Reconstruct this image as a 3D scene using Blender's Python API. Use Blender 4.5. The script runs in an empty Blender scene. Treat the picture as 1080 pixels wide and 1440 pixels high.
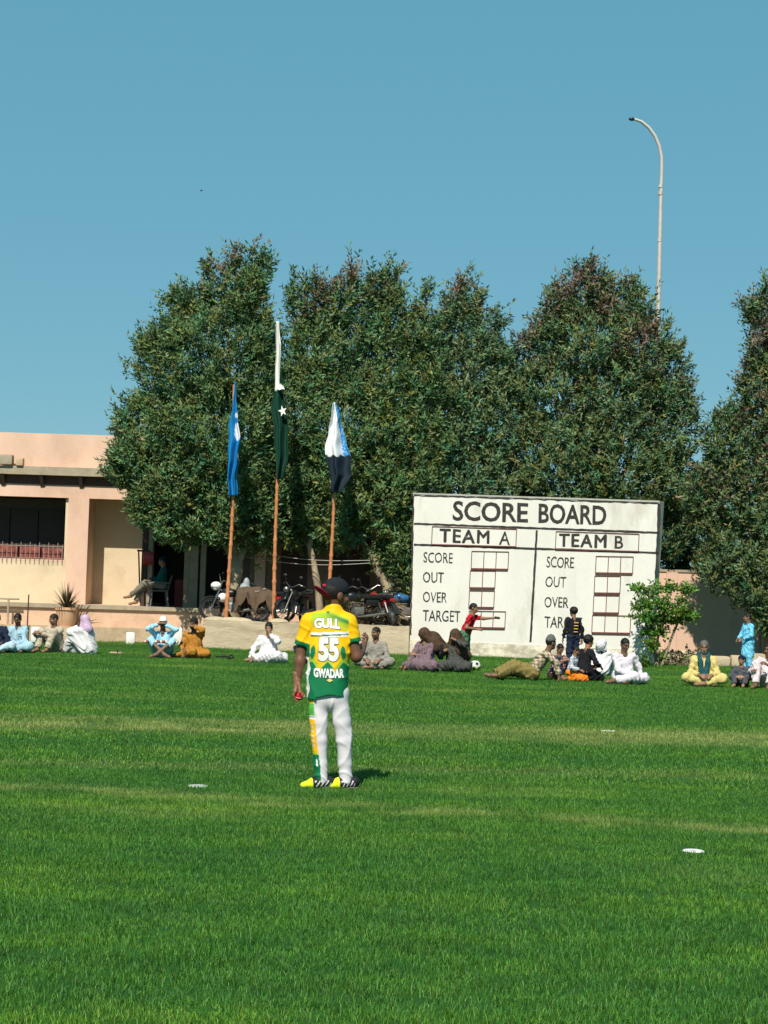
import bpy, bmesh, math, random
import numpy as np
from mathutils import Vector, Matrix
from mathutils.bvhtree import BVHTree

# ------------------------------------------------------------------ camera
R = math.radians
scene = bpy.context.scene
FPX, CX, CY = 2400.0, 540.0, 720.0            # focal length and centre, in photo pixels (1080 x 1440)
CAM_H, ROLL, PITCH = 1.65, R(1.8), math.atan(109 / 2400)
cam_loc = Vector((0, 0, CAM_H))
_fw = Vector((0, math.cos(PITCH), math.sin(PITCH)))
_up0 = Vector((0, -math.sin(PITCH), math.cos(PITCH)))
_rt0 = Vector((1, 0, 0))
_rt = math.cos(ROLL) * _rt0 + math.sin(ROLL) * _up0
_up = -math.sin(ROLL) * _rt0 + math.cos(ROLL) * _up0
cd = bpy.data.cameras.new('camera')
cam = bpy.data.objects.new('camera', cd)
scene.collection.objects.link(cam)
m3 = Matrix((_rt, _up, -_fw)).transposed()
cam.matrix_world = Matrix.Translation(cam_loc) @ m3.to_4x4()
cd.sensor_fit = 'VERTICAL'; cd.sensor_height = 36.0; cd.sensor_width = 36.0
cd.lens = 36.0 * FPX / 1440.0
cd.clip_start = 0.1; cd.clip_end = 4000
scene.camera = cam

# ------------------------------------------------------------------ sky, sun, exposure
SUN_EL, SUN_AZ = R(48), R(13)
sun_dir = Vector((math.sin(SUN_AZ) * math.cos(SUN_EL), math.cos(SUN_AZ) * math.cos(SUN_EL), -math.sin(SUN_EL)))
world = bpy.data.worlds.new('World'); scene.world = world; world.use_nodes = True
wn = world.node_tree.nodes; wl = world.node_tree.links
for n in list(wn): wn.remove(n)
wo = wn.new('ShaderNodeOutputWorld'); wb = wn.new('ShaderNodeBackground'); ws = wn.new('ShaderNodeTexSky')
ws.sky_type = 'NISHITA'; ws.sun_disc = False
ws.sun_elevation = SUN_EL; ws.sun_rotation = math.pi + SUN_AZ
ws.altitude = 0; ws.air_density = 1.0; ws.dust_density = 0.2; ws.ozone_density = 2.0
wt = wn.new('ShaderNodeMix'); wt.data_type = 'RGBA'; wt.blend_type = 'MIX'      # dusty haze evens out the blue
wt.inputs['Factor'].default_value = 0.78
wt.inputs[7].default_value = (0.80, 2.82, 3.62, 1)
wl.new(ws.outputs[0], wt.inputs[6]); wl.new(wt.outputs[2], wb.inputs[0])
wb.inputs[1].default_value = 0.10
wl.new(wb.outputs[0], wo.inputs[0])
sl = bpy.data.lights.new('sun', 'SUN'); sl.energy = 4.6; sl.angle = R(0.55); sl.color = (1.0, 0.93, 0.80)
so = bpy.data.objects.new('sun', sl); scene.collection.objects.link(so)
so.rotation_euler = sun_dir.to_track_quat('-Z', 'Y').to_euler(); so.location = (-10, -20, 30)
vs = scene.view_settings
vs.view_transform = 'Standard'; vs.look = 'None'; vs.exposure = 0.4; vs.gamma = 1.0; vs.use_curve_mapping = False
scene.cycles.max_bounces = 6; scene.cycles.transparent_max_bounces = 8
scene.cycles.use_denoising = True

# ------------------------------------------------------------------ helpers
C = scene.collection
def ray(px, py):
    return _rt * ((px - CX) / FPX) + _up * (-(py - CY) / FPX) + _fw
def at(px, py, Y):                       # point seen at a photo pixel, at distance Y
    d = ray(px, py); return cam_loc + d * (Y / d.y)
def gnd(px, py, z=0.0):                  # point of the ground seen at a photo pixel
    d = ray(px, py); return cam_loc + d * ((z - CAM_H) / d.z)

def tag(o, label=None, cat=None, group=None, kind=None):
    if label: o['label'] = label
    if cat: o['category'] = cat
    if group: o['group'] = group
    if kind: o['kind'] = kind
    return o
def empty(name, loc, rz=0.0):
    o = bpy.data.objects.new(name, None); C.objects.link(o)
    o.location = loc; o.rotation_euler = (0, 0, rz); o.empty_display_size = 0.2
    return o
def raw_mesh(name, v, f, col=None, smooth=False):
    me = bpy.data.meshes.new(name)
    v = np.asarray(v, dtype=np.float32)
    if isinstance(f, np.ndarray):
        me.vertices.add(len(v)); me.vertices.foreach_set('co', v.ravel())
        k = f.shape[1]; n = len(f)
        me.loops.add(n * k); me.loops.foreach_set('vertex_index', f.ravel().astype(np.int32))
        me.polygons.add(n); me.polygons.foreach_set('loop_start', np.arange(0, n * k, k, dtype=np.int32))
        me.update(calc_edges=True)
    else:
        me.from_pydata(v.tolist(), [], f); me.update()
    if col is not None:
        a = me.color_attributes.new('Col', 'FLOAT_COLOR', 'POINT')
        c = np.ones((len(v), 4), np.float32); c[:, :3] = col
        a.data.foreach_set('color', c.ravel())
    if smooth:
        me.polygons.foreach_set('use_smooth', np.ones(len(me.polygons), bool))
    return me
def link(name, me, mat, parent=None):
    if mat is not None: me.materials.append(mat)
    o = bpy.data.objects.new(name, me); C.objects.link(o)
    if parent is not None: o.parent = parent
    return o

class MB:
    """collects simple solids; build() links them as one mesh (coordinates given in world, or local to org)"""
    def __init__(s): s.v = []; s.f = []
    def add(s, v, f):
        n = len(s.v); s.v += [tuple(p) for p in v]; s.f += [tuple(i + n for i in q) for q in f]; return s
    def box(s, c, size, rz=0.0, rot=None):
        hx, hy, hz = size[0] / 2, size[1] / 2, size[2] / 2
        M = rot if rot is not None else Matrix.Rotation(rz, 3, 'Z')
        c = Vector(c)
        v = [c + M @ Vector((x * hx, y * hy, z * hz)) for x in (-1, 1) for y in (-1, 1) for z in (-1, 1)]
        return s.add(v, [(0, 1, 3, 2), (4, 6, 7, 5), (0, 4, 5, 1), (2, 3, 7, 6), (0, 2, 6, 4), (1, 5, 7, 3)])
    def bb(s, x0, x1, y0, y1, z0, z1):
        return s.box(((x0 + x1) / 2, (y0 + y1) / 2, (z0 + z1) / 2), (x1 - x0, y1 - y0, z1 - z0))
    def bbev(s, c, size, r=0.02, rz=0.0):
        bm = bmesh.new(); bmesh.ops.create_cube(bm, size=1.0)
        bmesh.ops.scale(bm, vec=size, verts=bm.verts)
        bmesh.ops.bevel(bm, geom=list(bm.edges), offset=r, segments=2, affect='EDGES', profile=0.6)
        M = Matrix.Translation(Vector(c)) @ Matrix.Rotation(rz, 4, 'Z')
        bm.verts.index_update()
        v = [M @ x.co for x in bm.verts]; f = [[q.index for q in p.verts] for p in bm.faces]
        bm.free(); return s.add(v, f)
    def hexa(s, p):                       # 8 points: bottom ring 0-3, top ring 4-7
        return s.add(p, [(3, 2, 1, 0), (4, 5, 6, 7), (0, 1, 5, 4), (1, 2, 6, 5), (2, 3, 7, 6), (3, 0, 4, 7)])
    def tube(s, pts, rad, n=8, cap=True):
        pts = [Vector(p) for p in pts]; k = len(pts)
        if not hasattr(rad, '__len__'): rad = [rad] * k
        v = []; f = []; ref = None
        for i in range(k):
            t = (pts[min(i + 1, k - 1)] - pts[max(i - 1, 0)]).normalized()
            if ref is None: ref = Vector((0, 0, 1)) if abs(t.z) < 0.9 else Vector((1, 0, 0))
            q = ref - t * ref.dot(t)
            if q.length < 1e-3: q = Vector((1, 0, 0)) - t * t.x
            ref = q.normalized(); a = t.cross(ref).normalized(); b = ref
            for j in range(n):
                w = 2 * math.pi * j / n
                v.append(pts[i] + (a * math.cos(w) + b * math.sin(w)) * rad[i])
        for i in range(k - 1):
            for j in range(n):
                j2 = (j + 1) % n
                f.append((i * n + j, i * n + j2, (i + 1) * n + j2, (i + 1) * n + j))
        if cap: f.append(tuple(range(n - 1, -1, -1))); f.append(tuple((k - 1) * n + j for j in range(n)))
        return s.add(v, f)
    def ell(s, c, r, rot=None, nu=14, nv=8):
        c = Vector(c); v = []; f = []
        for i in range(nv + 1):
            th = math.pi * i / nv
            for j in range(nu):
                ph = 2 * math.pi * j / nu
                p = Vector((r[0] * math.sin(th) * math.cos(ph), r[1] * math.sin(th) * math.sin(ph), r[2] * math.cos(th)))
                if rot is not None: p = rot @ p
                v.append(c + p)
        for i in range(nv):
            for j in range(nu):
                j2 = (j + 1) % nu
                f.append((i * nu + j, (i + 1) * nu + j, (i + 1) * nu + j2, i * nu + j2))
        return s.add(v, f)
    def torus(s, c, R0, r0, axis='Y', n=28, m=8, rot=None):
        c = Vector(c); v = []; f = []
        for i in range(n):
            a = 2 * math.pi * i / n
            for j in range(m):
                b = 2 * math.pi * j / m
                q = R0 + r0 * math.cos(b); w = r0 * math.sin(b)
                p = Vector((q * math.cos(a), w, q * math.sin(a))) if axis == 'Y' else Vector((q * math.cos(a), q * math.sin(a), w))
                if rot is not None: p = rot @ p
                v.append(c + p)
        for i in range(n):
            for j in range(m):
                i2 = (i + 1) % n; j2 = (j + 1) % m
                f.append((i * m + j, i2 * m + j, i2 * m + j2, i * m + j2))
        return s.add(v, f)
    def lathe(s, c, prof, n=20):
        c = Vector(c); v = []; f = []; k = len(prof)
        for r, z in prof:
            for j in range(n):
                a = 2 * math.pi * j / n; v.append(c + Vector((r * math.cos(a), r * math.sin(a), z)))
        for i in range(k - 1):
            for j in range(n):
                j2 = (j + 1) % n; f.append((i * n + j, i * n + j2, (i + 1) * n + j2, (i + 1) * n + j))
        f.append(tuple(range(n - 1, -1, -1))); f.append(tuple((k - 1) * n + j for j in range(n)))
        return s.add(v, f)
    def build(s, name, mat, parent=None, smooth=False, world=True, recalc=True):
        off = parent.location if (parent is not None and world) else Vector((0, 0, 0))
        if parent is not None and world and parent.parent is not None: off = off + parent.parent.location
        me = bpy.data.meshes.new(name)
        me.from_pydata([(p[0] - off[0], p[1] - off[1], p[2] - off[2]) for p in s.v], [], s.f)
        if recalc:
            bm = bmesh.new(); bm.from_mesh(me); bmesh.ops.recalc_face_normals(bm, faces=bm.faces); bm.to_mesh(me); bm.free()
        me.update()
        if smooth:
            me.polygons.foreach_set('use_smooth', np.ones(len(me.polygons), bool))
            try: me.set_sharp_from_angle(angle=R(40))
            except Exception: pass
        return link(name, me, mat, parent)

# ------------------------------------------------------------------ materials
MATS = {}
def mat(name, col, rough=0.7, var=0.0, scale=6.0, bump=0.0, bscale=40.0, spec=0.3, metal=0.0, stain=None, stain_scale=1.2, stain_th=0.55, dist=0.02, attr=False, stretch=(1, 1, 1)):
    if name in MATS: return MATS[name]
    m = bpy.data.materials.new(name); m.use_nodes = True; MATS[name] = m
    nt = m.node_tree; N = nt.nodes; L = nt.links; p = N['Principled BSDF']
    p.inputs['Roughness'].default_value = rough; p.inputs['Metallic'].default_value = metal
    p.inputs['Specular IOR Level'].default_value = spec
    tc = N.new('ShaderNodeTexCoord'); mp = N.new('ShaderNodeMapping'); mp.inputs['Scale'].default_value = stretch
    geo = N.new('ShaderNodeNewGeometry'); L.new(geo.outputs['Position'], mp.inputs['Vector'])
    if attr:
        a = N.new('ShaderNodeVertexColor'); a.layer_name = 'Col'; src = a.outputs['Color']
    else:
        rgb = N.new('ShaderNodeRGB'); rgb.outputs[0].default_value = (*col, 1); src = rgb.outputs[0]
    if var > 0:
        nz = N.new('ShaderNodeTexNoise'); nz.inputs['Scale'].default_value = scale; nz.inputs['Detail'].default_value = 6; nz.inputs['Roughness'].default_value = 0.65
        L.new(mp.outputs[0], nz.inputs['Vector'])
        mr = N.new('ShaderNodeMapRange'); mr.inputs[1].default_value = 0.3; mr.inputs[2].default_value = 0.7; mr.inputs[3].default_value = 1 - var; mr.inputs[4].default_value = 1 + var * 0.6
        L.new(nz.outputs[0], mr.inputs[0])
        mx = N.new('ShaderNodeMix'); mx.data_type = 'RGBA'; mx.blend_type = 'MULTIPLY'; mx.inputs['Factor'].default_value = 1
        L.new(src, mx.inputs[6]); L.new(mr.outputs[0], mx.inputs[7]); src = mx.outputs[2]
    if stain is not None:
        nz = N.new('ShaderNodeTexNoise'); nz.inputs['Scale'].default_value = stain_scale; nz.inputs['Detail'].default_value = 8; nz.inputs['Roughness'].default_value = 0.7
        L.new(mp.outputs[0], nz.inputs['Vector'])
        mr = N.new('ShaderNodeMapRange'); mr.inputs[1].default_value = stain_th; mr.inputs[2].default_value = stain_th + 0.12
        L.new(nz.outputs[0], mr.inputs[0])
        mx = N.new('ShaderNodeMix'); mx.data_type = 'RGBA'; L.new(mr.outputs[0], mx.inputs['Factor'])
        L.new(src, mx.inputs[6]); mx.inputs[7].default_value = (*stain, 1); src = mx.outputs[2]
    L.new(src, p.inputs['Base Color'])
    if bump > 0:
        nb = N.new('ShaderNodeTexNoise'); nb.inputs['Scale'].default_value = bscale; nb.inputs['Detail'].default_value = 5
        L.new(mp.outputs[0], nb.inputs['Vector'])
        b = N.new('ShaderNodeBump'); b.inputs['Strength'].default_value = bump; b.inputs['Distance'].default_value = dist
        L.new(nb.outputs[0], b.inputs['Height']); L.new(b.outputs[0], p.inputs['Normal'])
    return m

M_pink = mat('pink_plaster', (0.66, 0.44, 0.335), 0.85, 0.12, 1.5, 0.25, 30, stain=(0.55, 0.36, 0.27), stain_th=0.56, stain_scale=0.8, stretch=(1, 1, .5))
M_cream = mat('cream_plaster', (0.62, 0.50, 0.345), 0.85, 0.08, 1.5, 0.25, 30, stain=(0.52, 0.41, 0.28), stain_th=0.58, stain_scale=0.8)
M_plinth = mat('plinth_plaster', (0.60, 0.40, 0.28), 0.9, 0.15, 2.5, 0.5, 18, stain=(0.42, 0.27, 0.17), stain_th=0.54, stain_scale=1.1)
M_conc = mat('grey_concrete', (0.36, 0.30, 0.22), 0.9, 0.2, 3, 0.5, 25, stain=(0.28, 0.23, 0.17), stain_th=0.55)
M_kerb = mat('low_wall_plaster', (0.50, 0.41, 0.28), 0.92, 0.25, 2.2, 0.6, 14, stain=(0.36, 0.28, 0.19), stain_th=0.5, stain_scale=1.6, stretch=(0.5, 1, 1.6))
M_sand = mat('sandy_render', (0.50, 0.37, 0.24), 0.95, 0.22, 3.5, 0.7, 16, stain=(0.36, 0.27, 0.17), stain_th=0.52)
M_dark = mat('dark_brown_paint', (0.055, 0.035, 0.03), 0.7, 0.2, 5)
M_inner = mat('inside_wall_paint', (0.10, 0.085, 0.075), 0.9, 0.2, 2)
M_white = mat('whitewash', (0.69, 0.668, 0.620), 0.9, 0.07, 1.2, 0.3, 25, stain=(0.55, 0.51, 0.45), stain_th=0.56, stain_scale=0.9, stretch=(1, 1, .35))
M_boardbase = mat('peeling_base', (0.74, 0.68, 0.55), 0.92, 0.1, 2, 0.5, 18, stain=(0.42, 0.37, 0.29), stain_th=0.47, stain_scale=1.4, stretch=(1, 1, 1.6))
M_board_side = mat('unpainted_cement', (0.42, 0.40, 0.36), 0.9, 0.15, 3, 0.4, 25)
M_ink = mat('black_board_paint', (0.04, 0.036, 0.034), 0.8, 0.5, 9, stain=(.26, .24, .21), stain_th=.60, stain_scale=7)
M_red_frame = mat('rust_red_frame', (0.13, 0.045, 0.035), 0.7, 0.3, 12)
M_bamboo = mat('bamboo', (0.52, 0.20, 0.085), 0.5, 0.25, 10, 0.1, 40, stretch=(1, 1, 0.4))
M_bamboo_node = mat('bamboo_node', (0.62, 0.32, 0.15), 0.6, 0.2, 20)
M_steel = mat('galvanised_steel', (0.50, 0.47, 0.44), 0.55, 0.12, 4, metal=0.2, stain=(0.28, 0.17, 0.10), stain_th=0.60, stain_scale=2.5)
M_black = mat('black_metal', (0.012, 0.012, 0.013), 0.4, 0.2, 10, spec=0.5)
M_rubber = mat('tyre_rubber', (0.02, 0.02, 0.02), 0.85, 0.3, 30)
M_chrome = mat('chrome', (0.32, 0.31, 0.30), 0.38, 0.3, 10, metal=1.0)
M_engine = mat('engine_alloy', (0.28, 0.27, 0.25), 0.5, 0.3, 15, metal=0.7)
M_red = mat('red_paint', (0.35, 0.015, 0.02), 0.3, 0.1, 8, spec=0.5)
M_blue = mat('blue_paint', (0.03, 0.12, 0.28), 0.3, 0.1, 8, spec=0.5)
M_graypl = mat('grey_plastic', (0.30, 0.32, 0.34), 0.45, 0.1, 6)
M_whitepl = mat('white_plastic', (0.75, 0.74, 0.72), 0.4, 0.05, 6)
M_bark = mat('pale_bark', (0.34, 0.27, 0.18), 0.95, 0.35, 5, 0.9, 22, stain=(0.17, 0.13, 0.09), stain_th=0.52, stain_scale=3.0, stretch=(1, 1, 0.35))
M_terra = mat('terracotta', (0.62, 0.36, 0.22), 0.9, 0.15, 5, 0.3, 30)
M_cloth = mat('cloth', (1, 1, 1), 0.9, 0.06, 30, 0.12, 260, spec=0.12, attr=True, dist=0.004)
M_sport = mat('sport_cloth', (1, 1, 1), 0.62, 0.05, 14, 0.10, 90, spec=0.22, attr=True, dist=0.004)
M_skin = mat('skin', (1, 1, 1), 0.5, 0.08, 25, 0.08, 120, spec=0.35, attr=True, dist=0.003)
M_hair = mat('hair', (0.008, 0.007, 0.006), 0.55, 0.4, 60, 0.6, 180, spec=0.3, dist=0.008)
M_tarp = mat('brown_tarpaulin', (0.10, 0.065, 0.04), 0.85, 0.25, 5, 0.4, 30)

def leaf_mat(name, trans=0.22, rough=0.48):
    m = bpy.data.materials.new(name); m.use_nodes = True; nt = m.node_tree; N = nt.nodes; L = nt.links
    p = N['Principled BSDF']; p.inputs['Roughness'].default_value = rough; p.inputs['Specular IOR Level'].default_value = 0.32
    a = N.new('ShaderNodeVertexColor'); a.layer_name = 'Col'; L.new(a.outputs[0], p.inputs['Base Color'])
    t = N.new('ShaderNodeBsdfTranslucent'); L.new(a.outputs[0], t.inputs[0])
    mx = N.new('ShaderNodeMixShader'); mx.inputs[0].default_value = trans
    L.new(p.outputs[0], mx.inputs[1]); L.new(t.outputs[0], mx.inputs[2]); L.new(mx.outputs[0], N['Material Output'].inputs[0])
    return m
M_leaf = leaf_mat('leaf')
# ------------------------------------------------------------------ ground and lawn
def lawn_mat(name, blades):
    m = bpy.data.materials.new(name); m.use_nodes = True; nt = m.node_tree; N = nt.nodes; L = nt.links
    p = N['Principled BSDF']; p.inputs['Roughness'].default_value = 0.5 if blades else 0.95
    p.inputs['Specular IOR Level'].default_value = 0.3 if blades else 0.1
    g = N.new('ShaderNodeNewGeometry'); sep = N.new('ShaderNodeSeparateXYZ'); L.new(g.outputs['Position'], sep.inputs[0])
    def math_(op, a, b=None, c=None):
        n = N.new('ShaderNodeMath'); n.operation = op
        for i, q in enumerate((a, b, c)):
            if q is None: continue
            if isinstance(q, (int, float)): n.inputs[i].default_value = q
            else: L.new(q, n.inputs[i])
        return n.outputs[0]
    def noise(scale, detail, vec_scale):
        mp = N.new('ShaderNodeMapping'); mp.inputs['Scale'].default_value = vec_scale; L.new(g.outputs['Position'], mp.inputs[0])
        n = N.new('ShaderNodeTexNoise'); n.inputs['Scale'].default_value = scale; n.inputs['Detail'].default_value = detail; n.inputs['Roughness'].default_value = 0.6
        L.new(mp.outputs[0], n.inputs['Vector']); return n.outputs[0]
    def mix(f, a, b, mode='MIX'):
        n = N.new('ShaderNodeMix'); n.data_type = 'RGBA'; n.blend_type = mode
        if isinstance(f, (int, float)): n.inputs['Factor'].default_value = f
        else: L.new(f, n.inputs['Factor'])
        for i, q in ((6, a), (7, b)):
            if isinstance(q, tuple): n.inputs[i].default_value = (*q, 1)
            else: L.new(q, n.inputs[i])
        return n.outputs[2]
    def ramp(v, lo, hi):
        n = N.new('ShaderNodeMapRange'); n.interpolation_type = 'SMOOTHSTEP'; L.new(v, n.inputs[0]); n.inputs[1].default_value = lo; n.inputs[2].default_value = hi; return n.outputs[0]
    big = noise(0.55, 4, (0.6, 1.0, 1)); mid = noise(2.6, 4, (0.55, 1.3, 1)); fine = noise(26, 3, (1, 1, 1))
    # mowing lines across the view
    bands = noise(1.0, 2, (0.04, 0.9, 1))
    y = sep.outputs[1]; x = sep.outputs[0]
    wob = math_('MULTIPLY', math_('SUBTRACT', mid, 0.5), 0.9)
    yy = math_('ADD', math_('ADD', y, math_('MULTIPLY', x, 0.20)), wob)          # slanted line of thin grass
    l2 = math_('SUBTRACT', 1.0, ramp(math_('ABSOLUTE', math_('SUBTRACT', yy, 12.95)), 0.05, 0.42))
    y2 = math_('ADD', math_('SUBTRACT', y, math_('MULTIPLY', x, 0.12)), math_('MULTIPLY', wob, 1.6))
    l1 = math_('SUBTRACT', 1.0, ramp(math_('ABSOLUTE', math_('SUBTRACT', y2, 20.0)), 0.3, 1.7))
    l1 = math_('MULTIPLY', l1, ramp(math_('ADD', bands, math_('MULTIPLY', big, 0.6)), 0.45, 0.85))
    l3 = math_('SUBTRACT', 1.0, ramp(math_('ABSOLUTE', math_('SUBTRACT', y2, 15.7)), 0.1, 0.5))
    brk = ramp(math_('ADD', math_('MULTIPLY', bands, 0.4), math_('MULTIPLY', mid, 0.8)), 0.42, 0.80)
    dry = math_('MAXIMUM', math_('MULTIPLY', math_('MULTIPLY', l2, brk), 0.75), math_('MAXIMUM', math_('MULTIPLY', math_('MULTIPLY', l1, math_('ADD', 0.35, math_('MULTIPLY', brk, math_('ADD', 0.4, ramp(math_('ABSOLUTE', math_('SUBTRACT', x, 0.6)), 0.6, 1.6))))), 0.58), math_('MULTIPLY', l3, 0.22)))
    dry = math_('MAXIMUM', dry, math_('MULTIPLY', ramp(big, 0.57, 0.75), 0.30))
    if blades:
        c = mix(ramp(big, 0.32, 0.68), (0.040, 0.160, 0.021), (0.108, 0.262, 0.026))
        c = mix(ramp(bands, 0.35, 0.65), c, (0.052, 0.180, 0.026))
        c = mix(1.0, c, mix(ramp(mid, 0.32, 0.68), (0.84, 0.85, 0.9), (1.14, 1.10, 1.0)), 'MULTIPLY')
        c = mix(1.0, c, mix(ramp(noise(1.0, 5, (0.35, 3.2, 1)), 0.38, 0.62), (0.90, 0.91, 0.95), (1.08, 1.05, 1.0)), 'MULTIPLY')
        oi = N.new('ShaderNodeVertexColor'); oi.layer_name = 'Col'
        c = mix(1.0, c, oi.outputs[0], 'MULTIPLY')
        c = mix(dry, c, (0.34, 0.38, 0.12))
    else:
        c = mix(ramp(mid, 0.3, 0.7), (0.016, 0.070, 0.012), (0.03, 0.105, 0.014))
        c = mix(ramp(fine, 0.4, 0.7), c, (0.02, 0.06, 0.008))
        c = mix(dry, c, (0.12, 0.13, 0.045))
        far = ramp(y, 60, 90)
        c = mix(far, c, (0.22, 0.17, 0.11))
    L.new(c, p.inputs['Base Color'])
    if blades:
        t = N.new('ShaderNodeBsdfTranslucent'); L.new(c, t.inputs[0]); mx = N.new('ShaderNodeMixShader'); mx.inputs[0].default_value = 0.25
        L.new(p.outputs[0], mx.inputs[1]); L.new(t.outputs[0], mx.inputs[2]); L.new(mx.outputs[0], N['Material Output'].inputs[0])
    return m
M_lawn = lawn_mat('lawn_soil', False); M_grass = lawn_mat('grass_blades', True)

ys = [-60, -10, 0, 4, 8, 12, 16, 20, 25, 30, 35, 40, 45, 60, 100, 300, 1200, 3000]
v = []; f = []
xs = [-3000, -600, -100, -30, -10, 0, 10, 30, 100, 600, 3000]
for yv in ys:
    for xv in xs: v.append((xv, yv, 0))
for i in range(len(ys) - 1):
    for j in range(len(xs) - 1):
        a = i * len(xs) + j; f.append((a, a + 1, a + len(xs) + 1, a + len(xs)))
tag(link('ground', raw_mesh('ground', v, f), M_lawn), kind='structure')

# grass: real blades, scattered as tufts
def tuft(name, n, size, hmin, hmax, wid, seed):
    r = np.random.default_rng(seed)
    px = r.uniform(-size / 2, size / 2, (n, 2)); h = r.uniform(hmin, hmax, n) * (0.75 + 0.5 * r.random(n)); a = r.uniform(0, 2 * np.pi, n)
    h = h * np.where(r.random(n) < .07, 1.55, 1.0); la = r.uniform(0, 2 * np.pi, n); ln = h * r.uniform(0.15, 0.9, n)
    w = wid * r.uniform(0.6, 1.3, n)
    sx, sy = np.cos(a) * w / 2, np.sin(a) * w / 2
    lx, ly = np.cos(la) * ln, np.sin(la) * ln
    V = np.zeros((n, 5, 3), np.float32)
    V[:, 0] = np.stack([px[:, 0] - sx, px[:, 1] - sy, 0 * h], 1); V[:, 1] = np.stack([px[:, 0] + sx, px[:, 1] + sy, 0 * h], 1)
    mx, my = px[:, 0] + lx * 0.35, px[:, 1] + ly * 0.35
    V[:, 2] = np.stack([mx - sx * .75, my - sy * .75, h * .62], 1); V[:, 3] = np.stack([mx + sx * .75, my + sy * .75, h * .62], 1)
    V[:, 4] = np.stack([px[:, 0] + lx, px[:, 1] + ly, h * (1 - 0.25 * ln / h)], 1)
    b = np.arange(n)[:, None] * 5
    F = np.concatenate([b + np.array([[0, 1, 3]]), b + np.array([[0, 3, 2]]), b + np.array([[2, 3, 4]])], 0)
    k = r.uniform(0.4, 1.55, n); tint = r.random(n)
    colr = np.stack([k * (1 + 1.0 * (tint > 0.78)), k * (1 + 0.35 * (tint > 0.78)), k * (1 + 0.2 * tint)], 1)
    me = raw_mesh(name, V.reshape(-1, 3), F.astype(np.int32), np.repeat(colr, 5, 0))
    me.materials.append(M_grass); return bpy.data.objects.new(name, me)
near_t = [tuft('grass_tuft', 240, 0.22, 0.018, 0.036, 0.0029, s) for s in (1, 2, 3)]
far_t = [tuft('grass_tuft_far', 300, 0.46, 0.02, 0.04, 0.0055, s) for s in (4, 5)]
rng = np.random.default_rng(7)
pts = []; att = []; scl = []
CLEAR = [(gnd(a, b).x, gnd(a, b).y) for a, b in ((278, 1104), (975, 1195), (855, 1027))]
def scatter(y0, y1, step, kind, margin=1.6):
    y = y0
    while y < y1:
        hw = 0.232 * y + margin
        xs_ = np.arange(-hw, hw, step)
        for xx in xs_:
            qx, qy = xx + rng.uniform(-.5, .5) * step, y + rng.uniform(-.5, .5) * step
            if any((qx - a) ** 2 + ((qy - b) * .9) ** 2 < (.13 if kind == 0 else .25) ** 2 for a, b in CLEAR): continue
            pts.append((qx, qy, 0.0)); att.append(kind)
            #((xx + rng.uniform(-.5, .5) * step, y + rng.uniform(-.5, .5) * step, 0.0)); att.append(kind)
            scl.append(rng.uniform(0.7, 1.25))
        y += step
scatter(4.8, 15.0, 0.15, 0)
scatter(15.0, 42.2, 0.34, 1)
for _ in range(420):                      # ragged long grass along the foot of the walls
    px_ = rng.uniform(120, 1085); Yv = 41.9 + rng.uniform(-.5, .5) if px_ < 590 else 40.6 + rng.uniform(-.6, 0.6)
    if px_ < 285: Yv = 44.6 + rng.uniform(-0.5, 0.2)
    if 580 < px_ < 930: Yv = 43.3 - (px_ - 580) / 350 * 2.6 + rng.uniform(-.5, .1)
    pts.append(((px_ - 540) / 2400 * Yv, Yv, 0)); att.append(1); scl.append(rng.uniform(1.4, 3.2))
me = bpy.data.meshes.new('grass'); me.from_pydata(pts, [], []); me.update()
a1 = me.attributes.new('far', 'FLOAT', 'POINT'); a1.data.foreach_set('value', np.array(att, np.float32))
a2 = me.attributes.new('size', 'FLOAT', 'POINT'); a2.data.foreach_set('value', np.array(scl, np.float32))
grass = bpy.data.objects.new('grass', me); C.objects.link(grass)
tag(grass, 'short green grass covering the cricket field', 'grass', kind='stuff')
ng = bpy.data.node_groups.new('grass_scatter', 'GeometryNodeTree')
ng.interface.new_socket('Geometry', in_out='INPUT', socket_type='NodeSocketGeometry')
ng.interface.new_socket('Geometry', in_out='OUTPUT', socket_type='NodeSocketGeometry')
gi = ng.nodes.new('NodeGroupInput'); go = ng.nodes.new('NodeGroupOutput'); jn = ng.nodes.new('GeometryNodeJoinGeometry')
na = ng.nodes.new('GeometryNodeInputNamedAttribute'); na.data_type = 'FLOAT'; na.inputs[0].default_value = 'far'
ns = ng.nodes.new('GeometryNodeInputNamedAttribute'); ns.data_type = 'FLOAT'; ns.inputs[0].default_value = 'size'
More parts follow.
